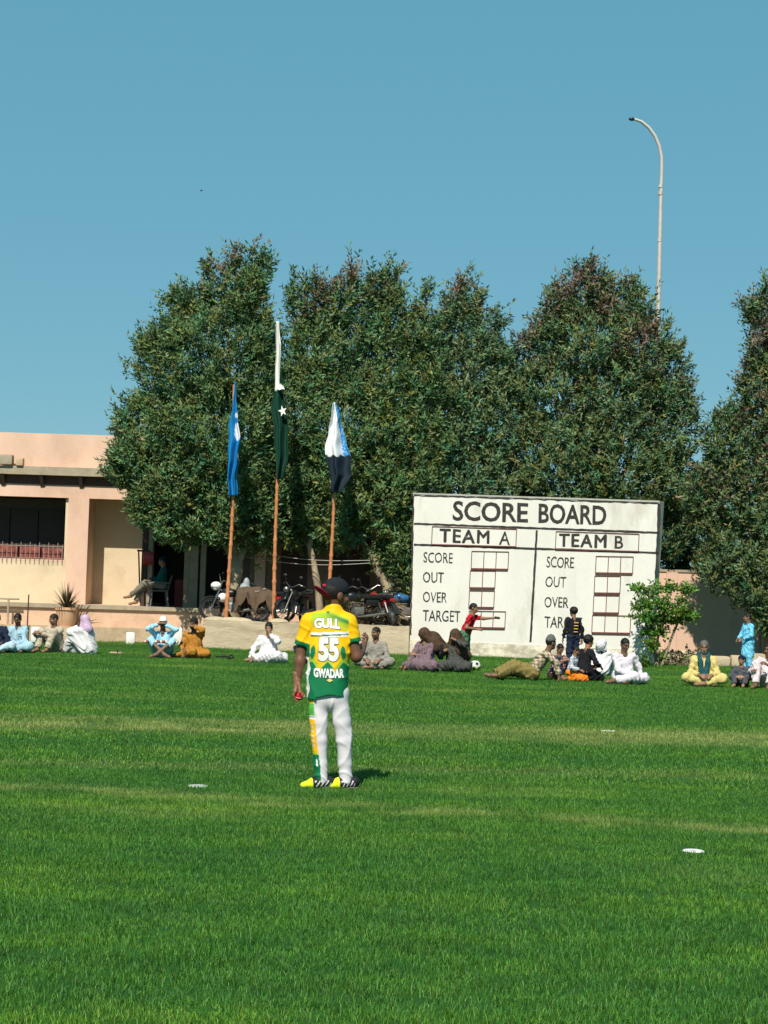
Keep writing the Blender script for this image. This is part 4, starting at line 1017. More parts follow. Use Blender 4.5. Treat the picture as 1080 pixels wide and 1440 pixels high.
# football
ballp = gnd(668, 944); fb = empty('football', (ballp.x, ballp.y, 0)); tag(fb, 'white and lime football with black panels beside the boy in red', 'ball')
bm = bmesh.new(); bmesh.ops.create_icosphere(bm, subdivisions=3, radius=.115)
me = bpy.data.meshes.new('shell'); bm.to_mesh(me); 
ico = bmesh.new(); bmesh.ops.create_icosphere(ico, subdivisions=1, radius=1); cs = [v.co.normalized() for v in ico.verts]; ico.free(); bm.free()
cc = []
for v_ in me.vertices:
    d = v_.co.normalized(); bst = max(d.dot(c) for c in cs)
    cc.append((.02, .02, .02, 1) if bst > .955 else ((.42, .70, .10, 1) if d.z < -.05 else (.78, .78, .76, 1)))
a = me.color_attributes.new('Col', 'FLOAT_COLOR', 'POINT'); a.data.foreach_set('color', np.array(cc, np.float32).ravel())
me.polygons.foreach_set('use_smooth', np.ones(len(me.polygons), bool))
o = link('shell', me, mat('football', (1, 1, 1), .4, attr=True), fb); o.location = (0, 0, .115)
# sandals left on the grass
def sandal(label, px_, py_, rz, colm):
    g = gnd(px_, py_); root = empty('sandal', (g.x, g.y, .02), rz); tag(root, label, 'sandal', 'sandals left on the grass')
    mb = MB(); n = 14; vv = []
    for zz in (.02, .05):
        for i in range(n):
            a = 2 * math.pi * i / n; vv.append((.14 * math.cos(a), (.048 + .010 * math.cos(a)) * math.sin(a), zz))
    mb.add(vv, [tuple(range(n - 1, -1, -1)), tuple(range(n, 2 * n))] + [(i, (i + 1) % n, (i + 1) % n + n, i + n) for i in range(n)])
    mb.build('sole', colm, root, world=False)
    MB().tube([(.03, -.055, .045), (.035, -.03, .10), (.035, .03, .10), (.03, .055, .045)], .016, 6).build('strap', M_black, root, smooth=True, world=False)
sandal('dark sandal on the grass right of the man in mustard', 312, 927, .3, M_black)
sandal('dark sandal lying flat beside the other right of the man in mustard', 324, 929, 1.2, M_black)
sandal('brown sandal right of the man with the lilac headscarf', 163, 921, .2, M_sand)
# bird
q = at(283, 268, 90); bd = empty('bird', q); tag(bd, 'tiny dark bird high in the sky above the left tree', 'bird')
MB().ell(q, (.05, .10, .04)).build('body', M_black, bd, smooth=True)
for s in (-1, 1): MB().add([q, q + Vector((s * .12, .05, .05)), q + Vector((s * .20, -.02, .0)), q + Vector((s * .10, -.06, .03)), q + Vector((0, -.02, -.02))], [(0, 1, 4), (1, 2, 3), (1, 3, 4), (0, 4, 1)]).build('wing', M_black, bd)
# ------------------------------------------------------------------ bodies from smooth distance fields
def A3(p): return np.array(p, dtype=np.float64)
class Sdf:
    def __init__(s, k=.03): s.p = []; s.k = k; s.post = []
    def seg(s, a, b, ra, rb=None, k=None, cut=None, neg=False):
        s.p.append(('s', A3(a), A3(b), ra, ra if rb is None else rb, s.k if k is None else k, cut, neg)); return s
    def chain(s, pts, rad, k=None):
        for i in range(len(pts) - 1): s.seg(pts[i], pts[i + 1], rad[i], rad[i + 1], k)
        return s
    def ell(s, c, r, rot=None, k=None, cut=None, neg=False):
        s.p.append(('e', A3(c), A3(r), None if rot is None else np.array(rot), None, s.k if k is None else k, cut, neg)); return s
    def bounds(s):
        lo = []; hi = []
        for q in s.p:
            if q[7]: continue
            if q[0] == 's': m = max(q[3], q[4]); lo.append(np.minimum(q[1], q[2]) - m); hi.append(np.maximum(q[1], q[2]) + m)
            else: m = q[2].max() if q[3] is not None else q[2]; lo.append(q[1] - m); hi.append(q[1] + m)
        return np.min(lo, 0), np.max(hi, 0)
    def mesh(s, h):
        lo, hi = s.bounds(); pad = .03 + 2 * h; lo = lo - pad; hi = hi + pad
        n = np.ceil((hi - lo) / h).astype(int) + 1
        ax = [lo[i] + h * np.arange(n[i]) for i in range(3)]
        D = np.full(n, .5, np.float32)
        for q in s.p:
            if q[0] == 's': m = max(q[3], q[4]); a = np.minimum(q[1], q[2]) - m; b = np.maximum(q[1], q[2]) + m
            else: m = q[2].max() if q[3] is not None else q[2]; a = q[1] - m; b = q[1] + m
            mg = q[5] + 3 * h + .02
            i0 = np.clip(np.floor((a - mg - lo) / h).astype(int), 0, n - 1); i1 = np.clip(np.ceil((b + mg - lo) / h).astype(int) + 1, 1, n)
            X, Y_, Z = np.meshgrid(*[ax[i][i0[i]:i1[i]] for i in range(3)], indexing='ij')
            P = np.stack([X, Y_, Z], -1)
            if q[0] == 's':
                ba_ = q[2] - q[1]; pa = P - q[1]; t = np.clip(pa @ ba_ / max(ba_ @ ba_, 1e-9), 0, 1)
                d = np.linalg.norm(pa - t[..., None] * ba_, axis=-1) - (q[3] + (q[4] - q[3]) * t)
            else:
                w = P - q[1]
                if q[3] is not None: w = w @ q[3]
                k0 = np.linalg.norm(w / q[2], axis=-1); k1 = np.linalg.norm(w / q[2] ** 2, axis=-1) + 1e-6
                d = k0 * (k0 - 1) / k1
            if q[6] is not None: d = np.maximum(d, (P - A3(q[6][0])) @ A3(q[6][1]))
            sl_ = tuple(slice(i0[i], i1[i]) for i in range(3)); o = D[sl_]; k = max(q[5], 1e-4)
            if q[7]:
                hh = np.clip(.5 - .5 * (o + d) / k, 0, 1); D[sl_] = o * (1 - hh) - d * hh + k * hh * (1 - hh)
            else:
                hh = np.clip(.5 + .5 * (o - d) / k, 0, 1); D[sl_] = o * (1 - hh) + d * hh - k * hh * (1 - hh)
        if s.post:
            idx = np.nonzero(np.abs(D) < .06); P = np.stack([ax[i][idx[i]] for i in range(3)], 1); d = D[idx].astype(np.float64)
            for fn in s.post: d = fn(P, d)
            D[idx] = d
        return nets(D, lo, h)
def nets(D, lo, h):
    S = D < 0; n = np.array(D.shape)
    c = np.zeros(n - 1, np.int8)
    for i in (0, 1):
        for j in (0, 1):
            for k in (0, 1): c += S[i:n[0] - 1 + i, j:n[1] - 1 + j, k:n[2] - 1 + k]
    act = (c > 0) & (c < 8); I = np.array(np.nonzero(act)).T; nid = np.full(n - 1, -1, np.int64); nid[act] = np.arange(len(I))
    acc = np.zeros((len(I), 3)); cnt = np.zeros(len(I))
    E = []
    for a in range(3):
        o1, o2 = [x for x in range(3) if x != a]
        for u in (0, 1):
            for w in (0, 1):
                p = np.zeros(3, int); p[o1] = u; p[o2] = w; q = p.copy(); q[a] = 1; E.append((p, q, a))
    for p, q, a in E:
        ip = I + p; iq = I + q; dp = D[ip[:, 0], ip[:, 1], ip[:, 2]]; dq = D[iq[:, 0], iq[:, 1], iq[:, 2]]
        m = (dp < 0) != (dq < 0); t = np.where(m, dp / np.where(m, dp - dq, 1), 0)
        pos = ip.astype(float); pos[:, a] += t; acc[m] += pos[m]; cnt[m] += 1
    V = lo + h * acc / np.maximum(cnt, 1)[:, None]
    F = []
    for a in range(3):
        b, c_ = (a + 1) % 3, (a + 2) % 3
        sa = [slice(None)] * 3; sb_ = [slice(None)] * 3; sa[a] = slice(0, n[a] - 1); sb_[a] = slice(1, n[a])
        s0 = S[tuple(sa)]; s1 = S[tuple(sb_)]; ch = np.array(np.nonzero(s0 != s1)).T
        ok = (ch[:, b] > 0) & (ch[:, c_] > 0) & (ch[:, b] < n[b] - 1) & (ch[:, c_] < n[c_] - 1); ch = ch[ok]
        if not len(ch): continue
        ins = s0[ch[:, 0], ch[:, 1], ch[:, 2]]
        def g(db, dc):
            w = ch.copy(); w[:, b] += db; w[:, c_] += dc; return nid[w[:, 0], w[:, 1], w[:, 2]]
        quad = np.stack([g(-1, -1), g(0, -1), g(0, 0), g(-1, 0)], 1)
        quad[~ins] = quad[~ins][:, ::-1]; F.append(quad)
    return V, np.concatenate(F).astype(np.int32)
def folds(amp, freq, seed, dirv=(0, 0, 1)):
    r = np.random.default_rng(seed); d = A3(dirv); ph = r.uniform(0, 6.28, 6)
    def fn(P, dd):
        x, y, z = P[:, 0], P[:, 1], P[:, 2]
        w1 = .09 * np.sin(7 * x + ph[0]) + .07 * np.sin(9 * z + 6 * y + ph[1]); w2 = .08 * np.sin(8 * y + 5 * z + ph[2])
        q = freq * (x * .9 + .45 * z + w1 + .3 * y) + ph[3]; q2 = freq * .7 * (z * .8 - .5 * x + .5 * y + w2) + ph[4]
        return dd + amp * (np.abs(np.sin(q)) - .5) + amp * .8 * (np.abs(np.sin(q2)) - .5)
    return fn
def join(parts):
    V = []; F = []; n = 0
    for v, f in parts: V.append(v); F.append(f + n); n += len(v)
    return np.concatenate(V), np.concatenate(F)
def ik(a, c, l1, l2, hint):
    a, c, hint = A3(a), A3(c), A3(hint); d = c - a; L = np.linalg.norm(d)
    if L > (l1 + l2) * .995: c = a + d / L * (l1 + l2) * .995; d = c - a; L = np.linalg.norm(d)
    u = d / L; x = (l1 * l1 - l2 * l2 + L * L) / (2 * L); hh = math.sqrt(max(l1 * l1 - x * x, 0))
    w = hint - u * (hint @ u); w /= np.linalg.norm(w) + 1e-9
    return a + u * x + w * hh, c
def unit(v): v = A3(v); return v / (np.linalg.norm(v) + 1e-9)

SKIN = {'d': (.155, .080, .047), 'm': (.225, .120, .070), 'l': (.30, .165, .10)}
def hand_sdf(w, d, n, side, curl=.5, sc=1.0, spread=.12):
    """w wrist, d finger direction, n palm normal, side +1/-1 = which side the thumb is on"""
    d = unit(d); n = unit(A3(n) - d * (A3(n) @ d)); s = np.cross(d, n) * side; w = A3(w)
    S = Sdf(.008); off = [.030, .010, -.010, -.028]; ln = [.070, .078, .072, .056]
    S.ell(w + d * .045 * sc, (.030 * sc, .046 * sc, .016 * sc), np.stack([s, d, n], 1), .01)
    S.seg(w - d * .04, w + d * .02 * sc, .026 * sc, .024 * sc, .012)
    for o, l in zip(off, ln):
        p = w + d * .080 * sc + s * o * sc; S.seg(w + d * .03 * sc + s * o * .6 * sc, p, .012 * sc, .0115 * sc, .008)
        dd = unit(d + s * o * spread * 20); ang = 0
        for i, fr in enumerate((.45, .32, .23)):
            ang += curl * (.7, 1.0, .8)[i]; v = dd * math.cos(ang) + n * math.sin(ang); q = p + v * l * fr * sc
            S.seg(p, q, (.0100 - .0008 * i) * sc, (.0094 - .0010 * i) * sc, .003); p = q
    p = w + d * .022 * sc + s * .026 * sc; q = p + unit(d * .55 + s * .8 + n * .35) * .042 * sc
    S.seg(w + d * .01, p, .014 * sc, .014 * sc, .01); S.seg(p, q, .0125 * sc, .011 * sc, .006)
    S.seg(q, q + unit(d * .9 + s * .25 + n * (.3 + curl * .5)) * .034 * sc, .0105 * sc, .0088 * sc, .004)
    return S
def rot_yp(yaw, pitch, roll=0):
    return np.array((Matrix.Rotation(R(yaw), 3, 'Z') @ Matrix.Rotation(R(roll), 3, 'Y') @ Matrix.Rotation(R(pitch), 3, 'X')))
def head_parts(hc, M, neck, sc, skin, beard=0, h=.0075, stache=False, grey=False, neck_r=.052):
    """face towards local -y"""
    S = Sdf(.02); T = lambda p: A3(hc) + (M @ A3(p)) * sc
    E = lambda c, r, k=.02, **kw: S.ell(T(c), A3(r) * sc, M, k, **kw)
    E((0, .012, .028), (.076, .096, .092)); E((0, -.022, -.045), (.058, .068, .072), .03); E((0, -.058, -.082), (.030, .028, .025), .03)
    E((0, -.080, .034), (.050, .016, .012), .02)                        # brow
    for s in (-1, 1):
        E((s * .034, -.094, .012), (.019, .016, .013), .012, neg=True)   # eye sockets
        E((s * .033, -.074, .012), (.015, .013, .012), .004)             # eyeballs
        E((s * .078, .012, -.002), (.012, .024, .034), .010)             # ears
        E((s * .042, -.066, -.022), (.022, .020, .018), .02)
    S.seg(T((0, -.088, .022)), T((0, -.112, -.022)), .009 * sc, .0135 * sc, .010)
    E((0, -.101, -.026), (.018, .012, .009), .008)
    E((0, -.086, -.054), (.026, .012, .007), .008); E((0, -.084, -.067), (.023, .012, .008), .008)
    S.seg(T((0, .018, -.06)), neck, neck_r * sc, (neck_r + .012) * sc, .03)
    v, f = S.mesh(h)
    L = ((v - A3(hc)) @ M) / sc
    c = np.tile(np.array(skin), (len(v), 1))
    x, y, z = np.abs(L[:, 0]), L[:, 1], L[:, 2]
    br = (np.abs(z - .036 + .15 * (x - .034)) < .0075) & (x > .010) & (x < .056) & (y < -.055); c[br] = (.012, .009, .007)
    ey = ((x - .033) ** 2 + (z - .012) ** 2 * 1.6 < .013 ** 2) & (y < -.06); c[ey] = (.16, .14, .12)
    ir = ((x - .033) ** 2 + (z - .012) ** 2 < .0075 ** 2) & (y < -.06); c[ir] = (.008, .006, .005)
    lp = (np.abs(z + .060) < .012) & (x < .025) & (y < -.075); c[lp] = np.array(skin) * np.array([.85, .55, .55])
    hairc = np.array((.30, .28, .25)) if grey else np.array((.012, .010, .009))
    if beard:
        bd_ = (z < -.046 - .45 * (y + .06).clip(-.1, .1)) & (y < .030) & ~lp & (z > -.14); c[bd_] = (hairc * .7 + np.array(skin) * .3) if beard > .5 else np.array(skin) * .45
    if beard or stache:
        st_ = (np.abs(z + .043) < .0085) & (x < .032) & (y < -.07); c[st_] = hairc
    return v, f, c
def shell(hc, M, sc, kind, seed=0):
    S = Sdf(.012); T = lambda p: A3(hc) + (M @ A3(p)) * sc
    n_ = lambda v: M @ unit(v)
    E = lambda c, r, k=.015, **kw: S.ell(T(c), A3(r) * sc, M, k, **kw)
    if kind == 'short':
        E((0, .016, .036), (.083, .102, .096)); cut = (T((0, 0, -.020)), -n_((0, 1.1, 1.0)))
        r = np.random.default_rng(seed); ph = r.uniform(0, 6, 4)
        S.post.append(lambda P, d: d + .004 * np.sin(P[:, 0] * 160 + ph[0]) * np.sin(P[:, 1] * 150 + ph[1]) * np.sin(P[:, 2] * 170 + ph[2]))
        S.post.append(lambda P, d: np.maximum(d, (P - cut[0]) @ cut[1] + .006 * np.sin(P[:, 0] * 90)))
    elif kind == 'curly':
        E((0, .024, .056), (.108, .124, .114)); cut = (T((0, 0, -.025)), -n_((0, 1.1, 1.0)))
        S.post.append(lambda P, d: d + .008 * np.sin(P[:, 0] * 120 + seed) * np.sin(P[:, 1] * 120) * np.sin(P[:, 2] * 120))
        S.post.append(lambda P, d: np.maximum(d, (P - cut[0]) @ cut[1]))
    elif kind == 'kufi':                      # round brimless cap
        E((0, .012, .060), (.086, .104, .074)); S.seg(T((0, .012, .055)), T((0, .012, .095)), .082 * sc, .078 * sc, .02)
        cut = (T((0, 0, .050)), -n_((0, .18, 1.0))); S.post.append(lambda P, d: np.maximum(d, (P - cut[0]) @ cut[1]))
    elif kind == 'cap':
        E((0, .012, .050), (.086, .106, .086)); cut = (T((0, 0, .042)), -n_((0, .2, 1.0)))
        S.post.append(lambda P, d: np.maximum(d, (P - cut[0]) @ cut[1]))
    elif kind == 'scarf':                     # cloth wound round head and neck, face left open
        E((0, .026, .030), (.098, .116, .108)); S.seg(T((0, .05, -.02)), T((0, .10, -.19)), .085 * sc, .12 * sc, .04)
        for s in (-1, 1): S.seg(T((s * .055, .0, -.06)), T((s * .07, -.01, -.18)), .05 * sc, .07 * sc, .03)
        E((0, -.115, -.018), (.052, .07, .085), .02, neg=True)
        S.post.append(folds(.006 * sc, 60, seed))
    elif kind == 'shawl':                     # large shawl over head, shoulders and back
        E((0, .024, .030), (.104, .124, .112)); S.seg(T((0, .03, -.05)), T((0, .06, -.24)), .11 * sc, .17 * sc, .05)
        for s in (-1, 1): S.seg(T((s * .07, -.01, -.05)), T((s * .13, -.06, -.30)), .06 * sc, .10 * sc, .04); S.seg(T((s * .12, .02, -.2)), T((s * .20, .03, -.42)), .09 * sc, .10 * sc, .05)
        S.seg(T((0, .10, -.2)), T((0, .10, -.50)), .15 * sc, .16 * sc, .05)
        E((0, -.125, -.015), (.050, .075, .085), .02, neg=True)
        S.post.append(folds(.008 * sc, 45, seed))
    return S.mesh(.0085)
def solid(c):
    c = np.array(c)
    return lambda V: np.tile(c, (len(V), 1))

POSE = {
 'cross': dict(pel=(0, 0, .13), neck=(0, -.06, .58), knee={1: (.34, -.22, .17), -1: (-.34, -.22, .17)}, ank={1: (-.02, -.38, .075), -1: (.04, -.30, .075)}, toe={1: (-.20, -.40, .05), -1: (.21, -.33, .05)}, arm={1: (.12, -.34, .22), -1: (-.10, -.34, .22)}),
 'knees': dict(pel=(0, .05, .13), neck=(0, -.05, .58), knee={1: (.17, -.28, .46), -1: (-.17, -.28, .46)}, ank={1: (.13, -.45, .08), -1: (-.13, -.45, .08)}, toe={1: (.15, -.62, .04), -1: (-.15, -.62, .04)}, arm={1: (.10, -.42, .46), -1: (-.10, -.42, .46)}),
 'stand': dict(pel=(0, 0, .90), neck=(0, 0, 1.42), knee={1: (.11, -.02, .50), -1: (-.11, -.02, .50)}, ank={1: (.12, .01, .09), -1: (-.12, .01, .09)}, toe={1: (.14, -.15, .035), -1: (-.14, -.15, .035)}, arm={1: (.28, -.05, .80), -1: (-.28, -.05, .80)}),
 'side': dict(pel=(0, 0, .13), neck=(0, -.03, .58), knee={1: (.36, -.18, .13), -1: (.10, -.38, .16)}, ank={1: (.02, -.34, .08), -1: (-.30, -.30, .08)}, toe={1: (-.14, -.40, .05), -1: (-.46, -.33, .05)}, arm={1: (.38, .02, .06), -1: (-.05, -.36, .24)}),
 'kneel': dict(pel=(0, .10, .26), neck=(0, -.02, .72), knee={1: (.12, -.30, .10), -1: (-.12, -.30, .10)}, ank={1: (.11, .16, .08), -1: (-.11, .16, .08)}, toe={1: (.10, .33, .04), -1: (-.10, .33, .04)}, arm={1: (.18, -.26, .34), -1: (-.18, -.26, .34)}),
}
PEOPLE = []
def person(label, px, py, face, pose, top=(.5, .5, .5), bottom=None, skin='d', sc=1.0, hair='short', haircol=None, hat=None, hatcol=None, beard=0, stache=False, grey=False,
           yaw=0, pitch=10, roll=0, arms=None, over=None, feet=True, topfn=None, botfn=None, sleeves='long', tunic=True, legs='long', seed=0, loc=None, hint=None, fat=1.0, curl=.55, lean=(0, 0), group='spectators seated along the boundary', head=True, extra=None, hatname='cap', res=.0165, robe=False, legk=1.0):
    J = {k: (dict(v) if isinstance(v, dict) else v) for k, v in POSE[pose].items()} if isinstance(pose, str) else {k: (dict(v) if isinstance(v, dict) else v) for k, v in pose.items()}
    if over:
        for k, v in over.items():
            if isinstance(v, dict): J.setdefault(k, {}); J[k].update(v)
            else: J[k] = v
    if arms: J['arm'].update(arms)
    pel, neck = A3(J['pel']), A3(J['neck']); neck = neck + A3((lean[0], lean[1], 0))
    spine = unit(neck - pel); rightv = A3(J.get('axis', (1, 0, 0))); rightv = unit(rightv - spine * (rightv @ spine))
    sh = {s: neck - spine * .055 + rightv * s * .175 for s in (-1, 1)}; hip = {s: pel + rightv * s * .09 for s in (-1, 1)}
    hint = hint or {}
    el = {}; wr = {}
    for s in (-1, 1):
        el[s], wr[s] = ik(sh[s], J['arm'][s], .285, .255, hint.get(s, A3((s * .55, .35, -.5))))
    sk = np.array(SKIN[skin]) if isinstance(skin, str) else np.array(skin)
    hc = neck + A3(J.get('hdir', (0, -.035, .165)))
    M = rot_yp(yaw, pitch, roll)
    pos = gnd(px, py) if loc is None else Vector(loc)
    # --- body (skin): torso, limbs, feet
    B = Sdf(.03)
    B.seg(pel + spine * .02, neck - spine * .12, .085, .075); 
    for s in (-1, 1):
        B.seg(neck - spine * .07, sh[s], .042, .042); B.seg(sh[s], el[s], .048, .040); B.seg(el[s], wr[s], .041, .027)
        B.seg(hip[s], J['knee'][s], .080, .055); B.seg(J['knee'][s], J['ank'][s], .056, .034)
        a, t = A3(J['ank'][s]), A3(J['toe'][s]); u = unit(t - a)
        B.seg(a - u * .045 - A3((0, 0, .02)), a + u * .03 - A3((0, 0, .01)), .034, .036); B.seg(a, a + (t - a) * .75 - A3((0, 0, .012)), .036, .032); B.seg(a + (t - a) * .7, t, .034, .022)
    parts = []; cols = []
    v, f = B.mesh(res + .002); parts.append((v, f)); cols.append(np.tile(sk, (len(v), 1)))
    if head:
        v, f, c = head_parts(hc, M, neck - spine * .02, 1.0, sk, beard, stache=stache, grey=grey); parts.append((v, f)); cols.append(c)
    for s in (-1, 1):
        d = unit(wr[s] - el[s]); n = (J.get('palm') or {}).get(s, (-s * .6, .3, -.6)); dd = (J.get('fing') or {}).get(s, d)
        v, f = hand_sdf(wr[s] + d * .015, dd, n, -s if pose != 'x' else s, curl).mesh(.0055); parts.append((v, f)); cols.append(np.tile(sk * 1.08, (len(v), 1)))
    V, F = join(parts); o = link('person', raw_mesh('person', V * sc, F, np.concatenate(cols), True), M_skin)
    o.location = pos; o.rotation_euler = (0, 0, R(face)); tag(o, label, 'person', group); PEOPLE.append(o)
    def child(name, vf, colfn, m=None):
        v, f = vf; return link(name, raw_mesh(name, v * sc, f, colfn(v) if colfn else None, True), m or M_cloth, o)
    # --- upper garment
    T = Sdf(.045); g = fat
    for s in (-1, 1):
        T.seg(pel + rightv * s * .065 + spine * .0, neck - spine * .13 + rightv * s * .085, .125 * g, .105 * g)
        T.seg(neck - spine * .045 + rightv * s * .03, sh[s], .052, .066, .04)
        if sleeves == 'long':
            T.seg(sh[s], el[s], .068, .064, .04); d = unit(wr[s] - el[s]); T.seg(el[s], wr[s] - d * .015, .064, .052, .03, cut=(wr[s] - d * .025, d))
        else:
            d = unit(el[s] - sh[s]); e = sh[s] + d * .19; T.seg(sh[s], e + d * .03, .066, .070, .04, cut=(e, d))
    T.seg(pel + spine * .12, neck - spine * .18, .12 * g, .115 * g)
    kn = {s: A3(J['knee'][s]) for s in (-1, 1)}; an = {s: A3(J['ank'][s]) for s in (-1, 1)}
    if tunic and pose != 'stand':
        for s in (-1, 1): T.seg(hip[s], hip[s] + (kn[s] - hip[s]) * .72, .13, .105, .06)
        T.seg(pel, (kn[1] + kn[-1]) / 2 * A3((1, 1, .8)) * .62 + pel * .38, .13, .11, .06)
        T.seg(pel + A3((0, .06, -.03)), pel + A3((0, .03, .08)), .15, .13, .05)
    elif tunic:
        T.seg(pel + A3((0, 0, .05)), A3((0, .0, .58)), .15, .19, .05, cut=((0, 0, .47), (.1, 0, -1)))
    if robe:
        for s in (-1, 1): T.seg(hip[s], kn[s], .13, .10, .07); T.seg(kn[s], an[s] + A3((0, 0, .02)), .10, .09, .07)
        T.seg(pel, (an[1] + an[-1]) / 2, .12, .09, .09); T.seg((kn[1] + kn[-1]) / 2, (an[1] + an[-1]) / 2 + A3((0, 0, .03)), .11, .09, .09)
        T.seg((kn[1] + kn[-1]) / 2, pel + spine * .1, .10, .12, .09)
    T.post.append(folds(.020, 27, seed + 3)); T.post.append(folds(.010, 58, seed + 5))
    gz = .006; T.post.append(lambda P, d: np.maximum(d, gz - P[:, 2]))
    child('tunic' if tunic else 'shirt', T.mesh(res), topfn or solid(top))
    # --- lower garment
    if not robe:
        L_ = Sdf(.04); rk = (.105 if legs == 'long' else .095) * legk
        for s in (-1, 1):
            L_.seg(hip[s], kn[s], .115 * legk, rk - .008)
            if legs == 'long':
                d = unit(an[s] - kn[s]); L_.seg(kn[s], an[s], rk - .01, .078 * legk, cut=(an[s] - d * .03, d))
            elif legs == 'mid':
                d = unit(an[s] - kn[s]); e = kn[s] + (an[s] - kn[s]) * .30; L_.seg(kn[s], e + d * .05, rk - .01, .085, cut=(e, d))
        L_.seg(hip[1], hip[-1], .12, .12)
        L_.post.append(folds(.018, 30, seed + 9)); L_.post.append(folds(.008, 62, seed + 11)); L_.post.append(lambda P, d: np.maximum(d, gz - P[:, 2]))
        child('trousers' if legs == 'long' else 'shorts', L_.mesh(res), botfn or solid(bottom if bottom is not None else top))
    if head and hair and hat not in ('scarf', 'shawl'):
        hm_ = M_hair
        if haircol is not None: hm_ = mat('hair_%.2f' % haircol[0], haircol, .6, .4, 60, .5, 180, dist=.008)
        child('hair', shell(hc, M, 1.0, hair, seed), None, hm_)
    if hat: child(hatname, shell(hc, M, 1.03, hat, seed), solid(hatcol) if not callable(hatcol) else hatcol)
    # collar
    if head and hat not in ('scarf', 'shawl'):
        Cc = MB(); 
        child('collar', (lambda vf: vf)(Sdf(.01).seg(neck - spine * .025 + rightv * .045 + A3((0, -.035, -.005)), neck - spine * .005 + rightv * .05 + A3((0, .035, .01)), .017).seg(neck - spine * .025 - rightv * .045 + A3((0, -.035, -.005)), neck - spine * .005 - rightv * .05 + A3((0, .035, .01)), .017).seg(neck - spine * .005 + rightv * .05 + A3((0, .035, .01)), neck - spine * .005 - rightv * .05 + A3((0, .035, .01)), .017).mesh(.008)), topfn or solid(np.array(top) * .95))
    if extra: extra(o, child, dict(pel=pel, neck=neck, spine=spine, sh=sh, el=el, wr=wr, kn=kn, an=an, hc=hc, M=M, hip=hip))
    return o

WHT = (.60, .58, .60); LBL = (.31, .46, .56); BEI = (.42, .36, .28); GRY = (.25, .23, .205); OCH = (.36, .16, .028); BLK = (.012, .012, .016); NAV = (.016, .024, .05)
LIL = (.42, .28, .42)
def lilac(V):
    c = np.tile(A3(LIL), (len(V), 1)); k = (np.sin(V[:, 0] * 210) * np.sin(V[:, 2] * 210 + V[:, 1] * 100)) > .25; c[k] = (.55, .45, .55); return c
UPHINT = {1: (.8, -.1, -.5), -1: (-.8, -.1, -.5)}
# 1..7 left row
person('man in dark navy cut off by the left edge of the picture', -6, 918, 8, 'cross', NAV, (.42, .55, .66), yaw=10, seed=1)
person('man in pale blue tunic sitting cross-legged, head bowed, near the left edge', 25, 918, -8, 'cross', LBL, LBL, beard=.3, pitch=24, seed=2, arms={1: (.05, -.36, .18), -1: (-.10, -.36, .18)},
       extra=lambda o, ch, J: ch('pocket', Sdf(.004).seg((.045, -.195, .42), (.115, -.185, .42), .008).mesh(.005), solid((.03, .03, .05))))
person('man in beige sitting with arms resting on raised knees, looking left', 77, 918, -28, 'knees', BEI, BEI, yaw=-28, pitch=14, beard=.3, seed=3, arms={1: (-.06, -.44, .44), -1: (-.22, -.46, .42)}, skin='m')
person('figure in white robe with a lilac headscarf, back half turned', 121, 920, -120, 'knees', WHT, WHT, hat='scarf', hatcol=lilac, hatname='headscarf', yaw=-12, pitch=6, seed=4, robe=True, fat=1.22, arms={1: (.02, -.22, .62), -1: (-.06, -.26, .60)}, hint=UPHINT, over=dict(palm={1: (0, 1, 0), -1: (0, 1, 0)}))
def sash(o, ch, J):
    S = Sdf(.02); a, b = J['kn'][1], J['kn'][-1]; bk = J['pel'] + A3((0, .16, .16))
    S.seg(a + A3((.10, -.05, -.02)), b + A3((-.10, -.05, -.02)), .035); S.seg(a + A3((.10, -.02, -.02)), bk + A3((.14, 0, 0)), .03); S.seg(b + A3((-.10, -.02, -.02)), bk - A3((.14, 0, 0)), .03); S.seg(bk + A3((.14, 0, 0)), bk - A3((.14, 0, 0)), .03)
    def cf(V):
        c = np.tile(A3((.62, .55, .40)), (len(V), 1)); q = np.floor((V[:, 0] + V[:, 1]) * 26).astype(int) % 3; c[q == 0] = (.30, .06, .05); c[q == 1] = (.06, .06, .09); return c
    ch('sash', S.mesh(.010), cf)
person('man in sky blue with a white cap shading his eyes with both hands', 228, 925, 2, 'knees', (.30, .53, .68), (.30, .53, .68), hat='kufi', hatcol=(.70, .68, .62), hatname='skull_cap', beard=1, pitch=2, seed=5, legs='mid', extra=sash,
       arms={1: (.07, -.20, .74), -1: (-.07, -.20, .74)}, hint=UPHINT, over=dict(knee={1: (.24, -.28, .38), -1: (-.24, -.28, .38)}, ank={1: (-.09, -.46, .09), -1: (.09, -.43, .09)}, toe={1: (-.22, -.54, .04), -1: (.22, -.52, .04)}, fing={1: (-1, -.1, .25), -1: (1, -.1, .25)}, palm={1: (0, .3, -1), -1: (0, .3, -1)}), curl=.25)
person('man in mustard tunic and dark cap raising a hand to his brow', 272, 926, -12, 'side', OCH, OCH, hat='kufi', hatcol=(.018, .016, .016), hatname='skull_cap', beard=1, yaw=-18, pitch=2, seed=6, fat=1.1,
       arms={1: (.04, -.20, .71), -1: (-.12, -.34, .20)}, hint={1: (.9, -.2, -.3)}, over=dict(fing={1: (-1, -.15, .1)}, palm={1: (0, .3, -1)}), curl=.2)
person('man in white tunic hiding his face behind one hand, left of the cricketer', 377, 932, -6, 'side', WHT, WHT, yaw=-4, pitch=16, seed=7, fat=1.1, skin='m', robe=True,
       arms={1: (.05, -.22, .62), -1: (-.30, -.34, .14)}, hint={1: (.8, -.3, -.6)}, over=dict(fing={1: (-.15, -.1, 1)}, palm={1: (0, 1, 0)}), curl=.3)
